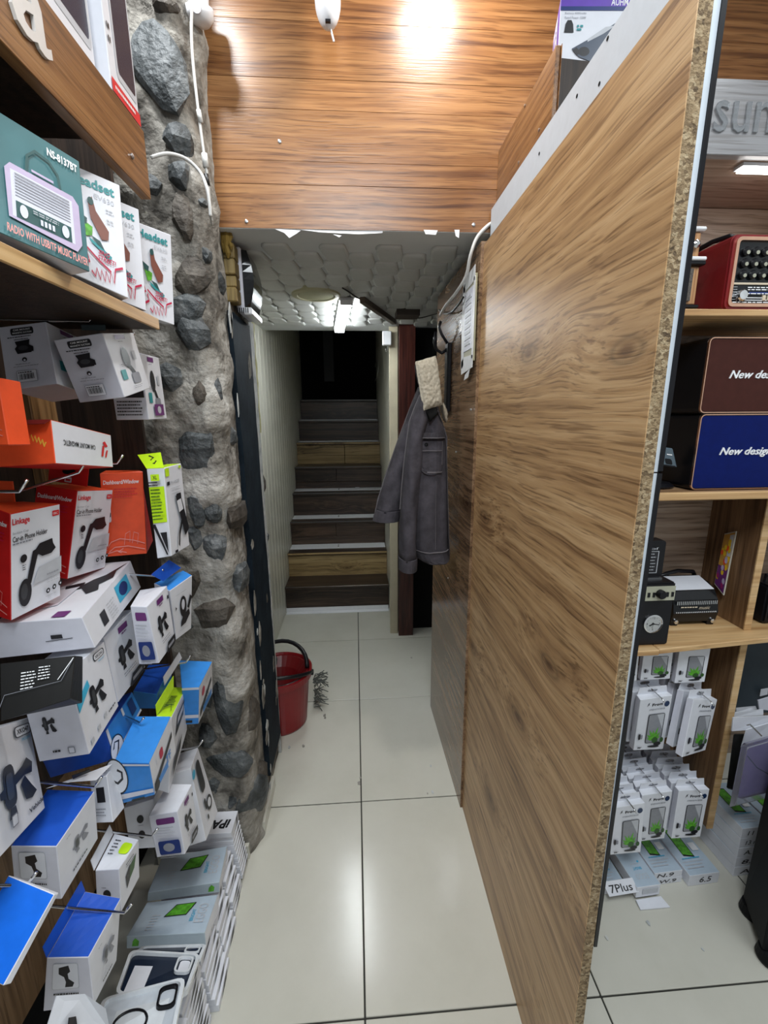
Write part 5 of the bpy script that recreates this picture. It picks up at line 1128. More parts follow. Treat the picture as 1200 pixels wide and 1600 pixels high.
B((1.082, 1.062, .8125), (1.098, YB, 1.204), DARKOAK).build('divider', RS); B((1.080, 1.058, .8125), (1.100, 1.0615, 1.204), PINE).build('divider_edging', RS)
B((1.15, 1.062, 1.64), (1.165, YB, 1.935), DARKOAK).build('divider', RS)
B((1.095, 1.17, .45), (1.70, 1.175, .79), mat('blue_grey_board', (.035, .05, .065), .5)).build('blue_board', RS)
fa_ = B((.41, 1.0, 1.935), (1.70, 1.018, 2.068), SILVEROAK).build('fascia', RS, bevel=.001)
B((.41, 1.0185, 1.936), (1.70, YB, 1.950), GREYOAK).build('soffit', RS)
B((.41, 1.018, 2.05), (1.70, 1.32, 2.066), WALN).build('top_board', RS)
fm = lambda u, v, h: Vector((u, 1.0-h, v))
p = Y_(1112, 205, 1.0); mb = MB(); text3d(mb, fm, 'sun', p.x, p.z-.002, .125, .055, .004, mat('clear_acrylic_letter', (.62, .65, .68), .08, trans=.75, grain=.02), .004); mb.build('sign_letters', fa_)
t = thing('led_bar', 'lit LED bar under the grey lettered fascia at the right edge', 'light', (1.24, 1.03, 1.93))
B((.845, 1.024, 1.929), (1.65, 1.050, 1.9355), WPL).build('channel', t); B((.85, 1.027, 1.924), (1.645, 1.047, 1.929), mat('lit_led_strip', (1, .98, .94), .4, emit=9, grain=0)).build('diffuser', t)
# upper side cabinet with boxed tool on top
UC = thing('wall_cabinet', 'walnut wall cabinet rising behind the top edge of the partition board', 'cabinet', (.5, 1.15, 1.94))
B((.400, .985, 1.96), (.4095, 1.328, 2.10), WALY).build('side_panel', UC, bevel=.001)
B((.4100, .981, 1.96), (.4105, .9995, 2.10), WALN).build('front_edge', UC)
mb = MB(); mb.hexa([(.411, .984, 1.96), (.60, .9995, 1.96), (.411, .999, 1.96), (.60, .9998, 1.96), (.411, .984, 2.0785), (.60, .9995, 2.0785), (.411, .999, 2.0785), (.60, .9998, 2.0785)], [DKP]*6); mb.build('front_panel', UC)  # dark brown wood, deepened for the shadow of the box above
for px, py in ((820, 165), (842, 203), (810, 254)):
    c = X_(px, py, .3998); MB().lathe([(.003, 0), (.003, .0012), (0, .002)], c, STEEL, 10, (-1, 0, 0)).build('screw', UC)
def fcarton(name, V, mats, label, cat='box', group=None, parent=None, bev=.0008):
    o = MB().hexa(V, mats).build(name, parent, bevel=bev)
    if parent is None: tag(o, label, cat, group)
    return o
def hx(a, b): return [Vector((x, y, z)) for z in (a[2], b[2]) for y in (a[1], b[1]) for x in (a[0], b[0])]
V = hx((.409, 1.0, 2.0805), (.60, 1.10, 2.196))
V = [Vector(p) for p in ((.4125, 1.005, 2.0805), (.60, .998, 2.0805), (.44, 1.10, 2.0805), (.61, 1.09, 2.0805), (.4115, 1.005, 2.190), (.60, .998, 2.193), (.44, 1.10, 2.193), (.61, 1.09, 2.193))]
o = fcarton('tool_box', V, [WHITE, PURPLE, PURPLE, PURPLE, WHITE, PURPLE], 'white and purple boxed car vacuum on top of the walnut wall cabinet')
printed(o, face_map(V, 'F'), [('p', PURPLE, rc(0, .86, 1, 1)), ('p', NAVY, rc(0, .80, 1, .86)), ('t', WINK, 'AUHMA', .52, .87, .22, .10, .01), ('t', GINK, 'Battery 4000mAh', .05, .74, .22, .035), ('t', GINK, 'Rated Power 120W', .05, .68, .22, .035), ('p', INK, [(.05, .48), (.15, .48), (.14, .60), (.12, .66), (.08, .66), (.06, .60)]), *tl(TEALI, .18, .56, .07, 2, .05, .03), ('p', PURPLE, rr(.0, .0, .18, .07, .02)),
   ('p', mat('slate_ink', (.05, .07, .11), .35), [(.14, .24), (.22, .12), (.34, .06), (.44, .12), (.60, .40), (.74, .62), (.62, .66), (.46, .50), (.26, .34)]), ('p', INK, ell(.27, .20, .06, .07)), ('p', LINK, [(.30, .34), (.46, .46), (.58, .58), (.48, .56), (.30, .38)]), ('p', INK, [(.15, .22), (.20, .14), (.24, .18), (.19, .26)])], 'front_print')
printed(o, face_map(V, 'L'), [('p', WHITE, rc(.05, .08, .72, .92)), ('p', PURPLE, [(.1, .1), (.35, .1), (.3, .85), (.1, .85)]), ('t', PURPLE, 'VACUUM', .42, .12, .2, .7, .02, 0, 2)], 'side_print')
# ---- top shelf: wooden radio, red radio
RADW = wood('radio_veneer', (.16, .06, .02), (.36, .17, .07), (.5, .28, .13), 'Z', 30, .35, .08)
def P1(px, py, y=1.03): return Y_(px, py, y)
a, b = P1(1050, 497, 1.05), P1(1088, 345, 1.05); x1 = Y_(1091, 440, 1.05).x; x0 = x1-.10; z0 = 1.634
t = thing('wooden_radio', 'small veneered cathedral radio with white ledges, peeping out past the partition', 'radio', ((x0+x1)/2, 1.08, z0))
B((x0, 1.05, z0+.022), (x1, 1.13, z0+.105), RADW).build('body', t, bevel=.003); B((x0+.006, 1.045, z0+.03), (x1-.018, 1.0505, z0+.098), mat('radio_grille', (.08, .07, .06), .7, grain=.5, scale=300)).build('grille', t)
B((x0-.004, 1.04, z0+.105), (x1+.006, 1.135, z0+.114), BLACKP).build('ledge', t, bevel=.002); B((x0-.004, 1.038, z0+.114), (x1+.005, 1.135, z0+.122), WPL).build('white_ledge', t, bevel=.002)
B((x0+.006, 1.055, z0+.122), (x1-.002, 1.128, z0+.178), RADW).build('upper_body', t, bevel=.004); B((x0, 1.048, z0+.178), (x1+.004, 1.13, z0+.187), WPL).build('crown', t, bevel=.003)
B((x0-.004, 1.042, z0+.014), (x1+.004, 1.135, z0+.022), BLACKP).build('plinth', t, bevel=.002)
for x in (x0+.002, x1-.016): B((x, 1.046, z0), (x+.016, 1.12, z0+.014), RADW).build('foot', t, bevel=.003)
MB().lathe([(.009, 0), (.009, .008), (.004, .012), (0, .012)], (x1-.018, 1.054, z0+.15), CHROME, 16, (0, -1, 0)).build('knob', t)
# red radio
a = Y_(1124, 487, 1.02); b = Y_(1143, 364, 1.02); z0 = 1.634
MR = mat('oxblood_leather', (.20, .008, .012), .4, grain=.08); RG = mat('rose_gold', (.80, .48, .34), .25, metal=1, grain=.04); CRM = mat('champagne_trim', (.78, .66, .50), .25, metal=.6, grain=.03)
x0, xr, h = a.x+.004, a.x+.235, b.z-z0-.002
t = thing('retro_radio', 'oxblood retro radio with gold framed front of black typewriter keys, on the top right shelf', 'radio', ((x0+xr)/2, 1.08, z0))
def frame(mb, x0, x1, z0, z1, r, y0, y1, w, m):
    pts = rr(x0, z0, x1, z1, r, r); ins = rr(x0+w, z0+w, x1-w, z1-w, max(r-w*.6, .002), max(r-w*.6, .002)); k = len(pts)
    vs = [Vector((x, y1, z)) for x, z in pts]+[Vector((x, y0, z)) for x, z in pts]+[Vector((x, y0, z)) for x, z in ins]+[Vector((x, y1, z)) for x, z in ins]
    mb.add(vs, [(j*k+i, j*k+(i+1) % k, ((j+1) % 4)*k+(i+1) % k, ((j+1) % 4)*k+i) for j in range(4) for i in range(k)], m)
def rblock(mb, x0, x1, z0, z1, r, y0, y1, m):
    pts = rr(x0, z0, x1, z1, r, r); k = len(pts); mb.loft([[Vector((x, y0, z)) for x, z in pts], [Vector((x, y1, z)) for x, z in pts]], m)
mb = MB(); rblock(mb, x0, xr, z0+.004, z0+h, .014, 1.022, 1.15, MR); mb.build('cabinet', t)
mb = MB(); frame(mb, x0+.002, xr-.002, z0+.006, z0+h-.002, .013, 1.016, 1.024, .006, MR); mb.build('front_rim', t)
mb = MB(); frame(mb, x0+.007, xr-.007, z0+.011, z0+h-.007, .011, 1.012, 1.024, .007, RG); mb.build('gold_frame', t)
mb = MB(); rblock(mb, x0+.012, xr-.012, z0+.016, z0+h-.012, .008, 1.018, 1.026, GLASSB); mb.build('front_panel', t)
zd = z0+h*.36; B((x0+.014, 1.0155, zd), (xr-.014, 1.0185, zd+.004), CRM).build('divider_bar', t)
ks = 0.0225
for i in range(3):
    for j in range(9):
        cx_, cz_ = x0+.034+j*ks, zd+.020+i*.0235
        if cx_ > xr-.02: continue
        k_ = MB().lathe([(.0095, 0), (.0095, .005), (.007, .0075), (0, .008)], (cx_, 1.018, cz_), BLACKP, 14, (0, -1, 0)).build('key', t)
        MB().lathe([(.0042, 0), (.0042, .001), (0, .0012)], (cx_+.001, 1.0102, cz_-.003), mat('ivory_legend', (.36, .36, .28), .5), 8, (0, -1, 0)).build('key_legend', k_)
MB().lathe([(.012, 0), (.012, .01), (.0095, .013), (0, .0125)], (x0+.036, 1.018, z0+.034), CHROME, 22, (0, -1, 0)).build('tuning_knob', t)
fm = lambda u, v, h: Vector((x0+.014+u*(xr-x0-.028), 1.0178-h, z0+.017+v*(h_-.0)))
h_ = zd-z0-.018
printed(t, fm, [*[('p', WINK, rc(.0, .9-.13*i, .07, .915-.13*i)) for i in range(6)], *tl(WINK, .19, .86, .75, 2, .12, .05), ('p', NAVY, rc(.2, .52, .95, .64)), *tl(WINK, .19, .52, .75, 1, .1, .05), ('p', WINK, rc(.16, .30, .40, .34)), ('p', WINK, rc(.14, .18, .42, .22)), *tl(WINK, .02, .06, .9, 1, .1, .05)], 'dial_print')
for j in range(6): B((x0+.088+j*.0115, 1.0125, z0+.024), (x0+.0965+j*.0115, 1.018, z0+.036), CRM).build('preset_button', t, bevel=.001)
MB().tube([(x0+.006, 1.13, z0+h+.004), (x0+.018, 1.10, z0+h+.012), (x0+.03, 1.065, z0+h+.012), (x0+.04, 1.05, z0+h+.002)], .006, BLACKP, 8).build('carry_handle', t, smooth=True)
# ---- second shelf: two speakers, black device
def speaker(px, ptop, pbot, panel, lab, z0, z1, xl):
    xr = xl+.30; t = thing('bluetooth_speaker', lab, 'speaker', ((xl+xr)/2, 1.09, z0), 'leather faced speakers on the second shelf')
    mb = MB(); rblock(mb, xl, xr, z0, z1, .012, 1.025, 1.16, BLACKP); mb.build('shell', t)
    mb = MB(); frame(mb, xl+.001, xr-.001, z0+.001, z1-.001, .011, 1.019, 1.027, .0022, RG); mb.build('trim_ring', t)
    mb = MB(); rblock(mb, xl+.005, xr-.005, z0+.005, z1-.005, .009, 1.0205, 1.027, panel); fp = mb.build('front_cloth', t)
    fm = lambda u, v, h: Vector((u, 1.0205-h, v)); mb = MB()
    zc = (z0+z1)/2
    text3d(mb, fm, 'New design', xl+.062, zc-.012, .135, .024, .002, WINK, .012, .35); mb.build('script_lettering', fp)
zt = lambda px, py: Y_(px, py, 1.02).z
BRN = mat('brown_leather', (.055, .016, .012), .6, grain=.08, spec=.15); NVY = mat('blue_leather', (.002, .009, .10), .6, grain=.08, spec=.12)
zA, zB, zC = 1.2225, zt(1092, 646), zt(1109, 526)
speaker(0, 0, 0, NVY, 'navy blue faced speaker at the bottom, on the second shelf', zA, zB-.001, Y_(1079, 757, 1.02).x)
speaker(0, 0, 0, BRN, 'brown faced speaker stacked on top of the navy blue one', zB, zC, Y_(1092, 644, 1.02).x)
B0 = Y_(1050, 764, 1.06)
t = thing('desk_phone', 'black desk gadget with a tilted grey screen, dark in the corner beside the speakers', 'gadget', (B0.x-.034, 1.08, 1.2225))
MB().lathe([(.048, 0), (.050, .004), (.040, .012), (.02, .016), (.014, .05), (0, .05)], (B0.x-.034, 1.09, 1.2225), BLACKP, 28).build('stand', t)
c = Y_(1046, 712, 1.055)
mb = MB(); mb.hexa([c+Vector(v) for v in ((-.020, 0, -.024), (.022, -.004, -.03), (-.016, .03, -.02), (.026, .026, -.026), (-.040, .0, .024), (.004, -.004, .018), (-.036, .03, .028), (.008, .026, .022))], [mat('grey_blue_screen', (.10, .14, .17), .25), BLACKP, BLACKP, BLACKP, BLACKP, BLACKP]); s_ = mb.build('body', t, bevel=.002)
V = [c+Vector(v) for v in ((-.020, 0, -.024), (.022, -.004, -.03), (-.016, .03, -.02), (.026, .026, -.026), (-.040, .0, .024), (.004, -.004, .018), (-.036, .03, .028), (.008, .026, .022))]
printed(s_, face_map(V, 'F'), [('p', BLACKP, rr(.35, .12, .75, .42, .08)), ('p', WINK, rc(.55, .62, .85, .68)), ('p', BLACKP, rc(0, .0, .9, .08))], 'screen_print')
# ---- third shelf: alarm clock radio, tiny radio, typewriter radio, flower board
z0 = .8125
a, b = Y_(1000, 983, 1.0), Y_(1050, 915, 1.0); xa, xb = Y_(985, 960, 1.0).x, Y_(1050, 960, 1.0).x
ht = Y_(1000, 912, 1.0).z-z0
t = thing('clock_radio', 'black cube clock radio with a small cream dial, at the front of the third shelf', 'radio', ((xa+xb)/2, 1.04, z0))
B((xa, 1.0, z0), (xb, 1.09, z0+ht), BLACKP).build('case', t, bevel=.004, seg=2)
V = hx((xa, 1.0, z0), (xb, 1.09, z0+ht))
B((xa+.002, .9975, z0+ht*.73), (xb-.002, 1.0005, z0+ht*.95), mat('ivory_control_strip', (.42, .42, .32), .4)).build('control_strip', t)
for k, u in enumerate((.36, .48, .80, .92)): B((xa+(xb-xa)*u-.003, .9955, z0+ht*.79), (xa+(xb-xa)*u+.003, .998, z0+ht*.86), BLACKP).build('button', t)
MB().lathe([(.0115, 0), (.0115, .010), (.009, .014), (0, .014)], (xa+(xb-xa)*.62, .998, z0+ht*.84), BLACKP, 20, (0, -1, 0)).build('dial_knob', t)
cx_, cz_, rr_ = xa+(xb-xa)*.56, z0+ht*.36, .0225
MB().lathe([(rr_+.003, 0), (rr_+.003, .004), (rr_, .005), (rr_-.001, .003)], (cx_, 1.0, cz_), CHROME, 30, (0, -1, 0)).build('dial_rim', t)
d_ = MB().lathe([(rr_, .0), (rr_, .0022), (0, .0022)], (cx_, 1.0, cz_), mat('cream_dial', (.72, .64, .30), .5), 30, (0, -1, 0)).build('dial', t)
fm = lambda u, v, h: Vector((cx_+u*rr_, .9976-h, cz_+v*rr_))
printed(d_, fm, [('t', INK, '12', -.16, .60, .3, .24), ('t', INK, '6', -.08, -.84, .16, .24), ('t', INK, '3', .66, -.12, .15, .24), ('t', INK, '9', -.82, -.12, .15, .24)]+[('p', INK, [(math.cos(x)*.78-.03, math.sin(x)*.78-.03), (math.cos(x)*.78+.03, math.sin(x)*.78), (math.cos(x)*.78, math.sin(x)*.78+.05)]) for x in [math.pi*k/6 for k in range(12) if k % 3]]+[('l', INK, [(0, 0), (-.45, -.25)], .10), ('l', INK, [(-.1, 0), (.7, -.14)], .07), ('p', INK, ell(0, 0, .12, .12)), ('l', INK, [(0, 0), (-.1, -.6)], .03)], 'dial_print')
xa2, xb2 = xa+.005, Y_(1038, 870, 1.03).x; zt2 = Y_(1020, 845, 1.03).z; zb2 = z0+ht
t = thing('pocket_radio', 'tiny upright black radio with a ruled tuning window, standing on the clock radio', 'radio', ((xa2+xb2)/2, 1.045, zb2))
mb = MB(); rblock(mb, xa2-.01, xb2, zb2+.004, zt2, .008, 1.03, 1.06, BLACKP); mb.build('case', t); B((xa2-.008, 1.025, zb2), (xb2-.002, 1.065, zb2+.004), STEEL).build('foot', t)
fm = lambda u, v, h: Vector((xa2-.01+u*(xb2-xa2+.01), 1.03-h, zb2+.004+v*(zt2-zb2-.004)))
printed(t, fm, [('p', LINK, rc(.24, .12, .84, .72)), ('p', INK, rc(.26, .135, .82, .705)), *tl(LINK, .30, .64, .18, 6, .085, .02), *tl(LINK, .56, .64, .2, 6, .085, .02), ('t', LINK, 'JOC', .42, .77, .36, .06, .02, 0, 1)], 'front_print')
# typewriter style radio
c0 = Y_(1056, 962, 1.10); xl, xr = Y_(1052, 940, 1.10).x, Y_(1121, 940, 1.10).x
t = thing('typewriter_radio', 'glossy black typewriter shaped radio with a white sheet on top, third shelf', 'radio', ((xl+xr)/2, 1.14, z0))
prof = [(1.098, z0+.012), (1.092, z0+.040), (1.100, z0+.078), (1.118, z0+.102), (1.14, z0+.114), (1.19, z0+.118), (1.205, z0+.11), (1.205, z0+.01)]
mb = MB(); mb.loft([[Vector((x, y, z)) for y, z in prof] for x in (xl, xl+.003, xr-.003, xr)], GLASSB); mb.build('body', t)
for x in (xl+.012, xr-.012): MB().lathe([(.006, 0), (.006, .008), (0, .009)], (x, 1.10, z0+.014), CHROME, 14, (0, -1, 0)).build('chrome_foot_cap', t); B((x-.01, 1.10, z0), (x+.01, 1.2, z0+.012), BLACKP).build('foot', t)
n_ = 22
for k in range(n_): 
    x = xl+.008+(xr-xl-.016)*k/(n_-1); B((x-.0012, 1.0925, z0+.066), (x+.0012, 1.103, z0+.077), CHROME).build('key', t)
    B((x-.0008, 1.0905, z0+.042), (x+.0008, 1.0945, z0+.0445), WINK).build('scale_tick', t)
fm = lambda u, v, h: Vector((xl+u*(xr-xl), 1.0925-h+.004*v, z0+.044+v*.026)); printed(t, fm, [*tl(CRM, .15, .5, .4, 1, .1, .12), ('t', CRM, 'music', .55, .3, .25, .35, 0, .3)], 'front_print', .002)
MB().plate([Vector((xl+.004, 1.112, z0+.1035)), Vector((xr-.006, 1.112, z0+.1035)), Vector((xr-.012, 1.165, z0+.1245)), Vector((xl+.004, 1.165, z0+.1245))], .002, WHITE).build('paper_sheet', t)
MB().tube([(xl-.01, 1.17, z0+.12), (xl+.03, 1.17, z0+.134), (xl+.06, 1.175, z0+.138), (xr-.02, 1.18, z0+.132), (xr-.002, 1.19, z0+.112)], .006, BLACKP, 8).build('platen', t, smooth=True)
q = [X_(1131, 930, 1.066), X_(1117, 912, 1.066), X_(1133, 834, 1.078), X_(1151, 830, 1.078)]
o = MB().plate(q, .004, mat('pale_board_edge', (.6, .58, .5), .5)).build('flower_board'); tag(o, 'small board printed with yellow and pink flowers leaning in the shelf corner', 'board')
q2 = [Vector(v) for v in q]; nr = (q2[1]-q2[0]).cross(q2[3]-q2[0]).normalized()
if nr.x > 0: nr = -nr
fm = lambda u, v, h: q2[0].lerp(q2[1], u).lerp(q2[3].lerp(q2[2], u), v)+nr*h
YEL = mat('yellow_ink', (.75, .48, .02), .5); MAG = mat('magenta_ink', (.28, .02, .13), .5); rq = random.Random(8)
printed(o, fm, [('p', PLUM, rc(.03, .02, .97, .40)), ('p', mat('ochre_ink', (.55, .28, .05), .5), rc(.03, .4, .97, .98)), ('p', LINK, rc(.05, .6, .4, .95))]+[('p', [YEL, MAG, ORANGE, LILACI][k % 4] if k > 6 else YEL, ell(rq.uniform(.15, .85), rq.uniform(.08, .55) if k % 2 else rq.uniform(.45, .85), .14, .05, 7)) for k in range(22)], 'flower_print', .0026)

# ---- hanging white phone case cartons with green plant picture
def frog(key, lab, dz=0, tabbed=True, logo=True, group='plant picture case cartons on hooks'):
    V = [Vector(p)/1000 for p in HX[key]]
    o = MB().hexa(V, [WHITE, GREY_SHADED, WHITE, GREY_SHADED, WHITE, WHITE]).build('case_carton', bevel=.0008); tag(o, lab, 'box', group)
    fm = face_map(V, 'F')
    it = [('t', INK, 'Frogi', .40, .835, .33, .065, .03), ('p', INK, [(.24, .85), (.30, .89), (.34, .85), (.30, .90), (.33, .925), (.28, .91)]), ('p', mat('midnight_ink', (.01, .03, .09), .3), ell(.86, .865, .08, .05)), ('t', GINK, 'STRENGTH EDGE', .32, .775, .5, .025, .02)] if logo else []
    it += [('p', INK, rr(.33, .14, .86, .70, .05, .03)), ('p', mat('grey_screen_ink', (.26, .27, .30), .3), rr(.355, .15, .835, .69, .04, .025)), ('p', LINK, [(.60, .69), (.835, .69), (.835, .40)])]
    for (a, b) in ((100, .2), (75, .26), (120, .24), (145, .2), (50, .2), (165, .16), (28, .15)):
        ra = math.radians(a); ux, uy = math.cos(ra)*b*1.5, math.sin(ra)*b; px_, py_ = -math.sin(ra)*.045, math.cos(ra)*.025
        it.append(('p', GREENI, [(.60, .20), (.60+ux*.5+px_, .20+uy*.5+py_), (.60+ux, .20+uy), (.60+ux*.5-px_, .20+uy*.5-py_)]))
    it += [('p', DGREEN, ell(.64, .20, .10, .06, 9)), ('p', INK, ell(.74, .13, .12, .04, 9)), ('p', DGREEN, ell(.86, .20, .06, .05, 8)), ('p', INK, ell(.62, .08, .2, .022, 10)), ('p', INK, rr(.08, .23, .15, .34, .02)), ('p', GINK, rr(.15, .24, .22, .32, .02)), ('t', INK, '5.5"', .1, .05, .14, .03, .02), ('p', INK, rc(.10, .06, .2, .075))]
    printed(o, fm, it, 'front_print')
    a, b = V[6].lerp(V[4], .1), V[7].lerp(V[5], .1); up = (V[4]-V[0]).normalized(); w = b-a
    if tabbed:
        q = [a+w*.02, b-w*.02, b-w*.06+up*.022, a+w*.06+up*.022]; n_ = (q[1]-q[0]).cross(q[3]-q[0]).normalized()
        f2 = lambda u, v, h: q[0].lerp(q[1], u).lerp(q[3].lerp(q[2], u), v)+n_*h
        out_ = [(0, 0), (.5, 0), (1, 0), (1, .5), (1, 1), (.5, 1), (0, 1), (0, .5)]; in_ = [(.36, .26), (.5, .22), (.64, .26), (.68, .48), (.64, .70), (.5, .76), (.36, .70), (.32, .48)]
        vs = [f2(u, v, h) for h in (.0006, -.0006) for u, v in out_+in_]; fs = []
        for i in range(8):
            j = (i+1) % 8; fs += [(i, j, 8+j, 8+i), (16+j, 16+i, 24+i, 24+j), (j, i, 16+i, 16+j), (8+i, 8+j, 24+j, 24+i)]
        MB().add(vs, fs, WHITE).build('hang_tab', o)
    return o, V
def column(key, lab, n, step, backlab, hookit=True, shift=0, **k):
    HX[key] = [(a+shift, b, c) for a, b, c in HX[key]]
    o, V = frog(key, lab, **k)
    for i in range(1, n):
        dd = Vector((R.uniform(-.0015, .0015)-.0005*i, step*i, R.uniform(-.0012, .0012))); c = copy_tree(o, dd); c['label'] = backlab.replace('queued', ('first', 'second', 'third', 'fourth', 'fifth', 'sixth', 'seventh')[i-1]+' in line')
    if hookit:
        m = (V[4].lerp(V[6], .9)+V[5].lerp(V[7], .9))/2+(V[4]-V[0]).normalized()*.0106; tip = m+Vector((.004, -.045, -.004)); r = Vector((m.x-.0005*n, YB, m.z))
        MB().tube([r, m, m.lerp(tip, .75), tip+Vector((0, 0, -.004))], .0018, CHROME, 6).build('hook', RS, smooth=True)
        MB().plate([r+Vector((-.02, -.001, -.015)), r+Vector((.02, -.001, -.015)), r+Vector((.02, -.001, .012)), r+Vector((-.02, -.001, .012))], .002, LINK).build('hook_plate', RS)
    return o, V
fa_o, _ = column('fa', 'plant picture case carton at the front of the lowest left hook', 8, .0285, 'plant picture case carton queued behind the front one on the lowest left hook')
column('fb', 'plant picture case carton at the front of the lowest middle hook', 8, .0285, 'plant picture case carton queued behind the front one on the lowest middle hook')
column('fc', 'plant picture case carton at the front of the lowest right hook, by the divider', 8, .0275, 'plant picture case carton queued behind the front one on the lowest right hook', shift=5)
column('fd', 'plant picture case carton at the front of the middle row, left hook', 5, .034, 'plant picture case carton queued behind the front one on the middle left hook', shift=-6)
column('fe', 'plant picture case carton twisted to the left at the front of the middle right hook', 4, .036, 'plant picture case carton queued behind the twisted one on the middle right hook', shift=16)
column('fg', 'plant picture case carton under the third shelf, next to the divider', 2, .04, 'plant picture case carton behind the one under the third shelf next to the divider', logo=False, tabbed=False, hookit=False)
o, V = frog('fh', 'plant picture case carton under the third shelf, second from the divider', logo=False, tabbed=False)
c = copy_tree(o, (-.098, -.002, .0)); c['label'] = 'plant picture case carton under the third shelf, half hidden by the partition'
o, V = frog('fd', 'plant picture case carton in the middle row, nearly hidden behind the partition'); o.location = Vector(o.location)+Vector((-.105, .02, .012))
# ---- flat boxes on the floor, right
PB = MATS['pale_blue_card']
def flat(x0, x1, y0, y1, z0, z1, yaw, lab, side=None, top=True):
    mx, my = x0, y0; c, s = math.cos(yaw), math.sin(yaw)
    V = [Vector((mx+c*(x-x0)-s*(y-y0), my+s*(x-x0)+c*(y-y0), z)) for z in (z0, z1) for y in (y0, y1) for x in (x0, x1)]
    o = MB().hexa(V, [WHITE, WHITE, WHITE, WHITE, PB, GREY_SHADED]).build('phone_carton', bevel=.0008); tag(o, lab, 'box', 'phone cartons on the floor at the right')
    if top: printed(o, face_map(V, 'T'), [('p', INK, [(.28, .34), (.62, .30), (.66, .86), (.30, .90)]), ('p', GREENI, [(.30, .37), (.60, .33), (.635, .84), (.325, .87)]), *tl(LINK, .1, .22, .75, 3, .06, .02), *tl(CYANI, .15, .27, .6, 1, .05, .02), ('p', WINK, rc(.68, .4, .9, .55))], 'top_print')
    if side: printed(o, face_map(V, 'F'), [('t', INK, s2, *pos, .01, .15) for s2, pos in side], 'handwriting')
    return o, V
def corner3(px, py): return Z_(px, py, 0)
o, V = flat(.700, .783, .985, 1.14, .0, .030, .05, 'phone carton with large handwriting on its slanted end flap, leftmost on the floor')
q = [Y_(952, 1401, .958), Y_(998, 1393.5, .962), Y_(987.5, 1371, .983), Y_(941, 1378, .980)]
ft = MB().plate(q, .003, WHITE).build('end_flap', o); nr = (q[1]-q[0]).cross(q[3]-q[0]).normalized()
fm = lambda u, v, h: q[0].lerp(q[1], u).lerp(q[3].lerp(q[2], u), v)+nr*h
printed(ft, fm, [('t', INK, '7Plus', .12, .18, .74, .55, .01, .1)], 'handwriting', .0018)
o, V = flat(.799, .875, .962, 1.13, .012, .050, .06, 'pale phone carton with its end drawer pulled open, second from left on the floor', None, False)
printed(o, face_map(V, 'T'), [('t', LINK, 'EGGO', .24, .12, .5, .09, 0, 0, 1), ('t', CYANI, 'BRIGHT', .32, .28, .36, .05, .015, 0, 1), *tl(LINK, .3, .38, .4, 1), ('p', CYANI, ell(.7, .42, .04, .02, 8)), ('p', INK, rc(.2, .62, .56, .97)), ('p', TEALI, rc(.22, .64, .54, .96))], 'top_print')
a, b = V[0], V[1]; fwd = Vector((.03, -1, 0)).normalized()
q = [a+fwd*.026+Vector((-.002, 0, -.009)), b+fwd*.030+Vector((.012, 0, -.009)), b+fwd*.002+Vector((.004, 0, -.006)), a+fwd*.002+Vector((0, 0, -.006))]
MB().plate(q, .004, WHITE).build('drawer', o)
MB().plate([a.lerp(b, .25)+fwd*.0015+Vector((0, 0, .012)), a.lerp(b, .9)+fwd*.0015+Vector((0, 0, .012)), a.lerp(b, .9)+fwd*.0015+Vector((0, 0, .030)), a.lerp(b, .25)+fwd*.0015+Vector((0, 0, .030))], .001, LINK).build('inner_tray', o)
flat(.882, .975, 1.0, 1.16, .0, .0225, .05, 'lower phone carton marked W.9, third from left on the floor', [('W.9', (.2, .2, .6, .55))], False)
flat(.880, .973, 1.0, 1.16, .0232, .046, .05, 'upper phone carton marked N.9, third from left on the floor', [('N.9', (.1, .2, .6, .6))])
flat(.985, 1.085, .99, 1.16, .0, .040, .05, 'phone carton marked 6.5, fourth from left on the floor', [('6.5', (.35, .25, .4, .5))])
for k, tx_ in enumerate(('A9', '8.5', 'A.15', '13 min', '11 36')):
    flat(1.145, 1.245, 1.008, 1.17, .0365*k, .0365*(k+1)-.001, .03+.02*(k % 2), ['lowest phone carton of the stack behind the divider, marked A9', 'second lowest phone carton of the stack behind the divider, marked 8.5', 'middle phone carton of the stack behind the divider, marked A.15', 'second highest phone carton of the stack behind the divider, marked 13 min', 'topmost phone carton of the stack behind the divider, green phone printed on it'][k], [(tx_, (.2, .25, .6, .45))], k == 4)
flat(1.25, 1.345, 1.012, 1.17, .146, .1825, .03, 'phone carton beside the topmost one of the stack behind the divider', None)
for k in range(4): flat(1.25, 1.345, 1.012, 1.17, .0365*k, .0365*(k+1)-.001, .03, ['lowest', 'second lowest', 'third lowest', 'fourth lowest'][k]+' plain phone carton of the right hand stack behind the divider', None, False)
# ---- right of the divider: clear bag with purple case, white packets, black case
CLEAR = mat('clear_plastic_film', (.80, .80, .86), .12, trans=.85, grain=.02)
t = thing('cased_pack', 'clear plastic pack holding a purple phone case, hung right of the divider', 'phone case', (1.17, .95, .20))
V = [Y_(1139, 1262, .975), Y_(1215, 1243, .955), Y_(1142, 1256, 1.0), Y_(1218, 1238, .98), Y_(1158, 1165, .975), Y_(1224, 1146, .955), Y_(1161, 1161, 1.0), Y_(1226, 1142, .98)]
mb = MB(); mb.hexa(V, [CLEAR]*6); mb.build('clear_pack', t, bevel=.002)
f = face_map(V, 'F'); cen = sum(V, Vector())/8
iv = [cen+(v-cen)*.80+Vector((.004, .0, .008)) for v in V]; mb = MB(); mb.hexa(iv, [mat('lilac_plastic', (.22, .17, .52), .3)]*6); mb.build('purple_case', t, bevel=.003, seg=2)
printed(t, face_map(iv, 'F'), [('l', NAVY, [(.05, .85), (.4, .55), (1, .2)], .02)], 'case_seam', .001)
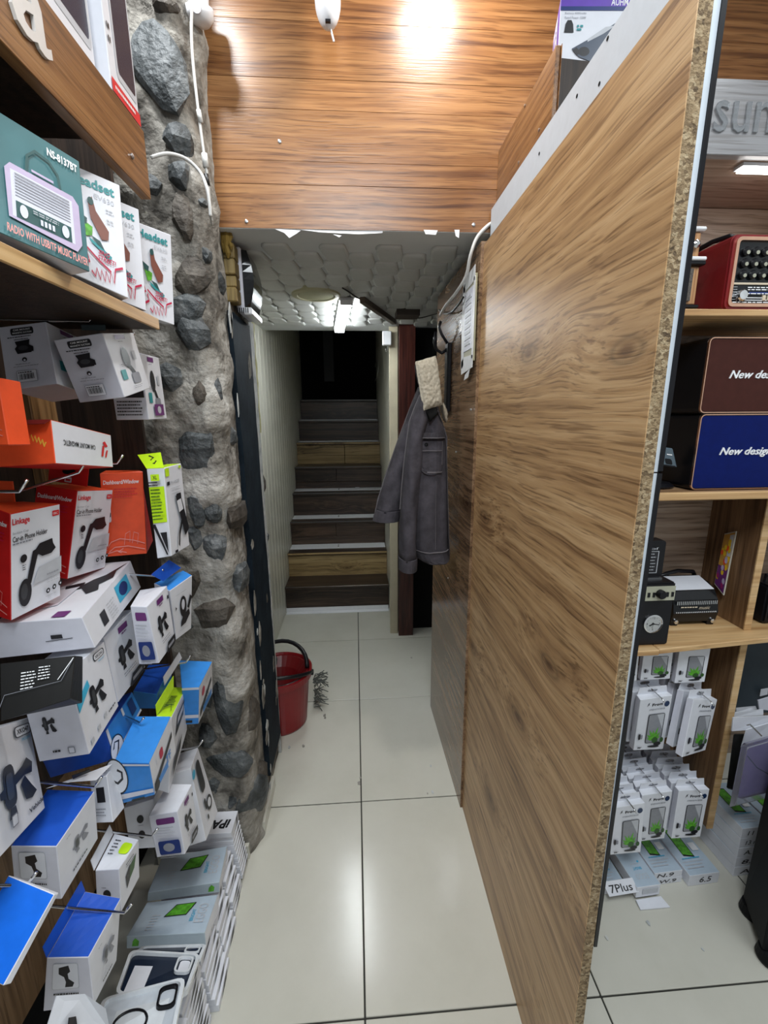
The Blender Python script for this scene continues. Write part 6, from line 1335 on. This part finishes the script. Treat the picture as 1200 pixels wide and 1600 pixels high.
for k, (pts, y, lab) in enumerate((([(1158, 1168), (1205, 1150), (1206, 1128), (1166, 1140)], 1.02, 'white paper packet crumpled above the purple cased pack'), ([(1143, 1142), (1204, 1138), (1204, 1118), (1145, 1121)], 1.03, 'wide white packet lying flat on the hook right of the divider'), ([(1146, 1120), (1192, 1117), (1192, 1108), (1148, 1113)], 1.06, 'narrow white packet behind the wide one right of the divider'), ([(1186, 1108), (1204, 1110), (1204, 1088), (1184, 1094)], 1.08, 'grey packet end at the right edge under the white label'), ([(1150, 1113), (1182, 1108), (1180, 1103), (1150, 1106)], 1.09, 'thin white packet farthest back right of the divider'))):
    o = MB().plate([Y_(a, b, y+.004*((i*7) % 3)) for i, (a, b) in enumerate(pts)], .003, WHITE if k != 3 else GREY_SHADED).build('paper_packet'); tag(o, lab, 'packet')
MB().tube([Y_(1167, 1133, .99), Y_(1172, 1132, .975), Y_(1190, 1150, .94)], .0018, CHROME, 6).build('hook', RS)
o = MB().plate([Y_(1187, 1088, 1.16), Y_(1199, 1085, 1.16), Y_(1200, 1075, 1.16), Y_(1189, 1077, 1.16)], .001, WHITE).build('price_label', RS)
V = [Y_(1128, 1232, 1.03), Y_(1146, 1238, 1.03), Y_(1130, 1230, 1.08), Y_(1148, 1236, 1.08), Y_(1139, 1147, 1.03), Y_(1157, 1147, 1.03), Y_(1141, 1147, 1.08), Y_(1158, 1147, 1.08)]
V = [v+Vector((.014, 0, 0)) for v in V]
o = MB().hexa(V, [BLACKC]*6).build('phone_case', bevel=.003); tag(o, 'black phone case hanging between the divider and the purple pack', 'phone case')
# upper compartment right of the divider: black set
V = [Vector((x, y, z)) for z in (.815, .93) for y in (1.085, 1.19) for x in (1.16, 1.40)]
t = thing('black_radio', 'black glossy set behind the divider at the right edge, third shelf', 'radio', (1.28, 1.13, .814))
mb = MB(); mb.hexa(V, [BLACKP]*6); mb.build('case', t, bevel=.006, seg=2); B((1.175, 1.081, .83), (1.39, 1.0855, .89), GLASSB).build('front_glass', t)
MB().tube([(1.18, 1.12, .93), (1.18, 1.12, .95), (1.30, 1.12, .95)], .005, BLACKP, 8).build('handle', t)
# black furniture in the lower right corner
t = thing('black_cabinet', 'black low cabinet with a rounded foot cut off by the lower right edge', 'cabinet', (1.2, .85, 0))
MK = mat('black_laminate', (.005, .005, .006), .6, spec=.2)
mb = MB(); mb.hexa([Vector(p) for p in ((1.035, .80, .035), (1.45, .70, .035), (1.10, .93, .035), (1.5, .9, .035), (1.02, .80, .56), (1.45, .70, .56), (1.10, .93, .56), (1.5, .9, .56))], [MK]*6); mb.build('carcass', t, bevel=.004)
MB().lathe([(.03, 0), (.034, .01), (.03, .034), (0, .036)], (1.115, .905, 0), MK, 20).build('foot', t); MB().lathe([(.03, 0), (.034, .01), (.03, .034), (0, .036)], (1.065, .80, 0), MK, 20).build('foot', t)
# ceiling fittings that hold the lamps
for (x, y, r) in ((.245, 1.06, .07), (-.42, .95, .06)):
    t = thing('downlight', 'round white ceiling downlight above the %s of the walnut wall' % ('right half' if x > 0 else 'left end'), 'light', (x, y, CEIL-.012))
    MB().lathe([(r, .012), (r+.012, .010), (r+.012, 0), (r, 0), (r-.003, .010)], (x, y, CEIL-.014), WPL, 32).build('bezel', t)
for (x, y, s) in ((.0, -.25, .31), (1.05, .2, .26)):  # unseen frames added around the extra fill lamps
    t = thing('added_panel_light', 'added square light panel out of view on the %s' % ('shop side' if x < 1 else 'right'), 'light', (x, y, CEIL-.012))
    mb = MB()
    for a, b in (((x-s, y-s), (x+s, y-s+.012)), ((x-s, y+s-.012), (x+s, y+s)), ((x-s, y-s+.012), (x-s+.012, y+s-.012)), ((x+s-.012, y-s+.012), (x+s, y+s-.012))): mb.box((*a, CEIL-.016), (*b, CEIL-.001), WPL)
    mb.build('frame', t)
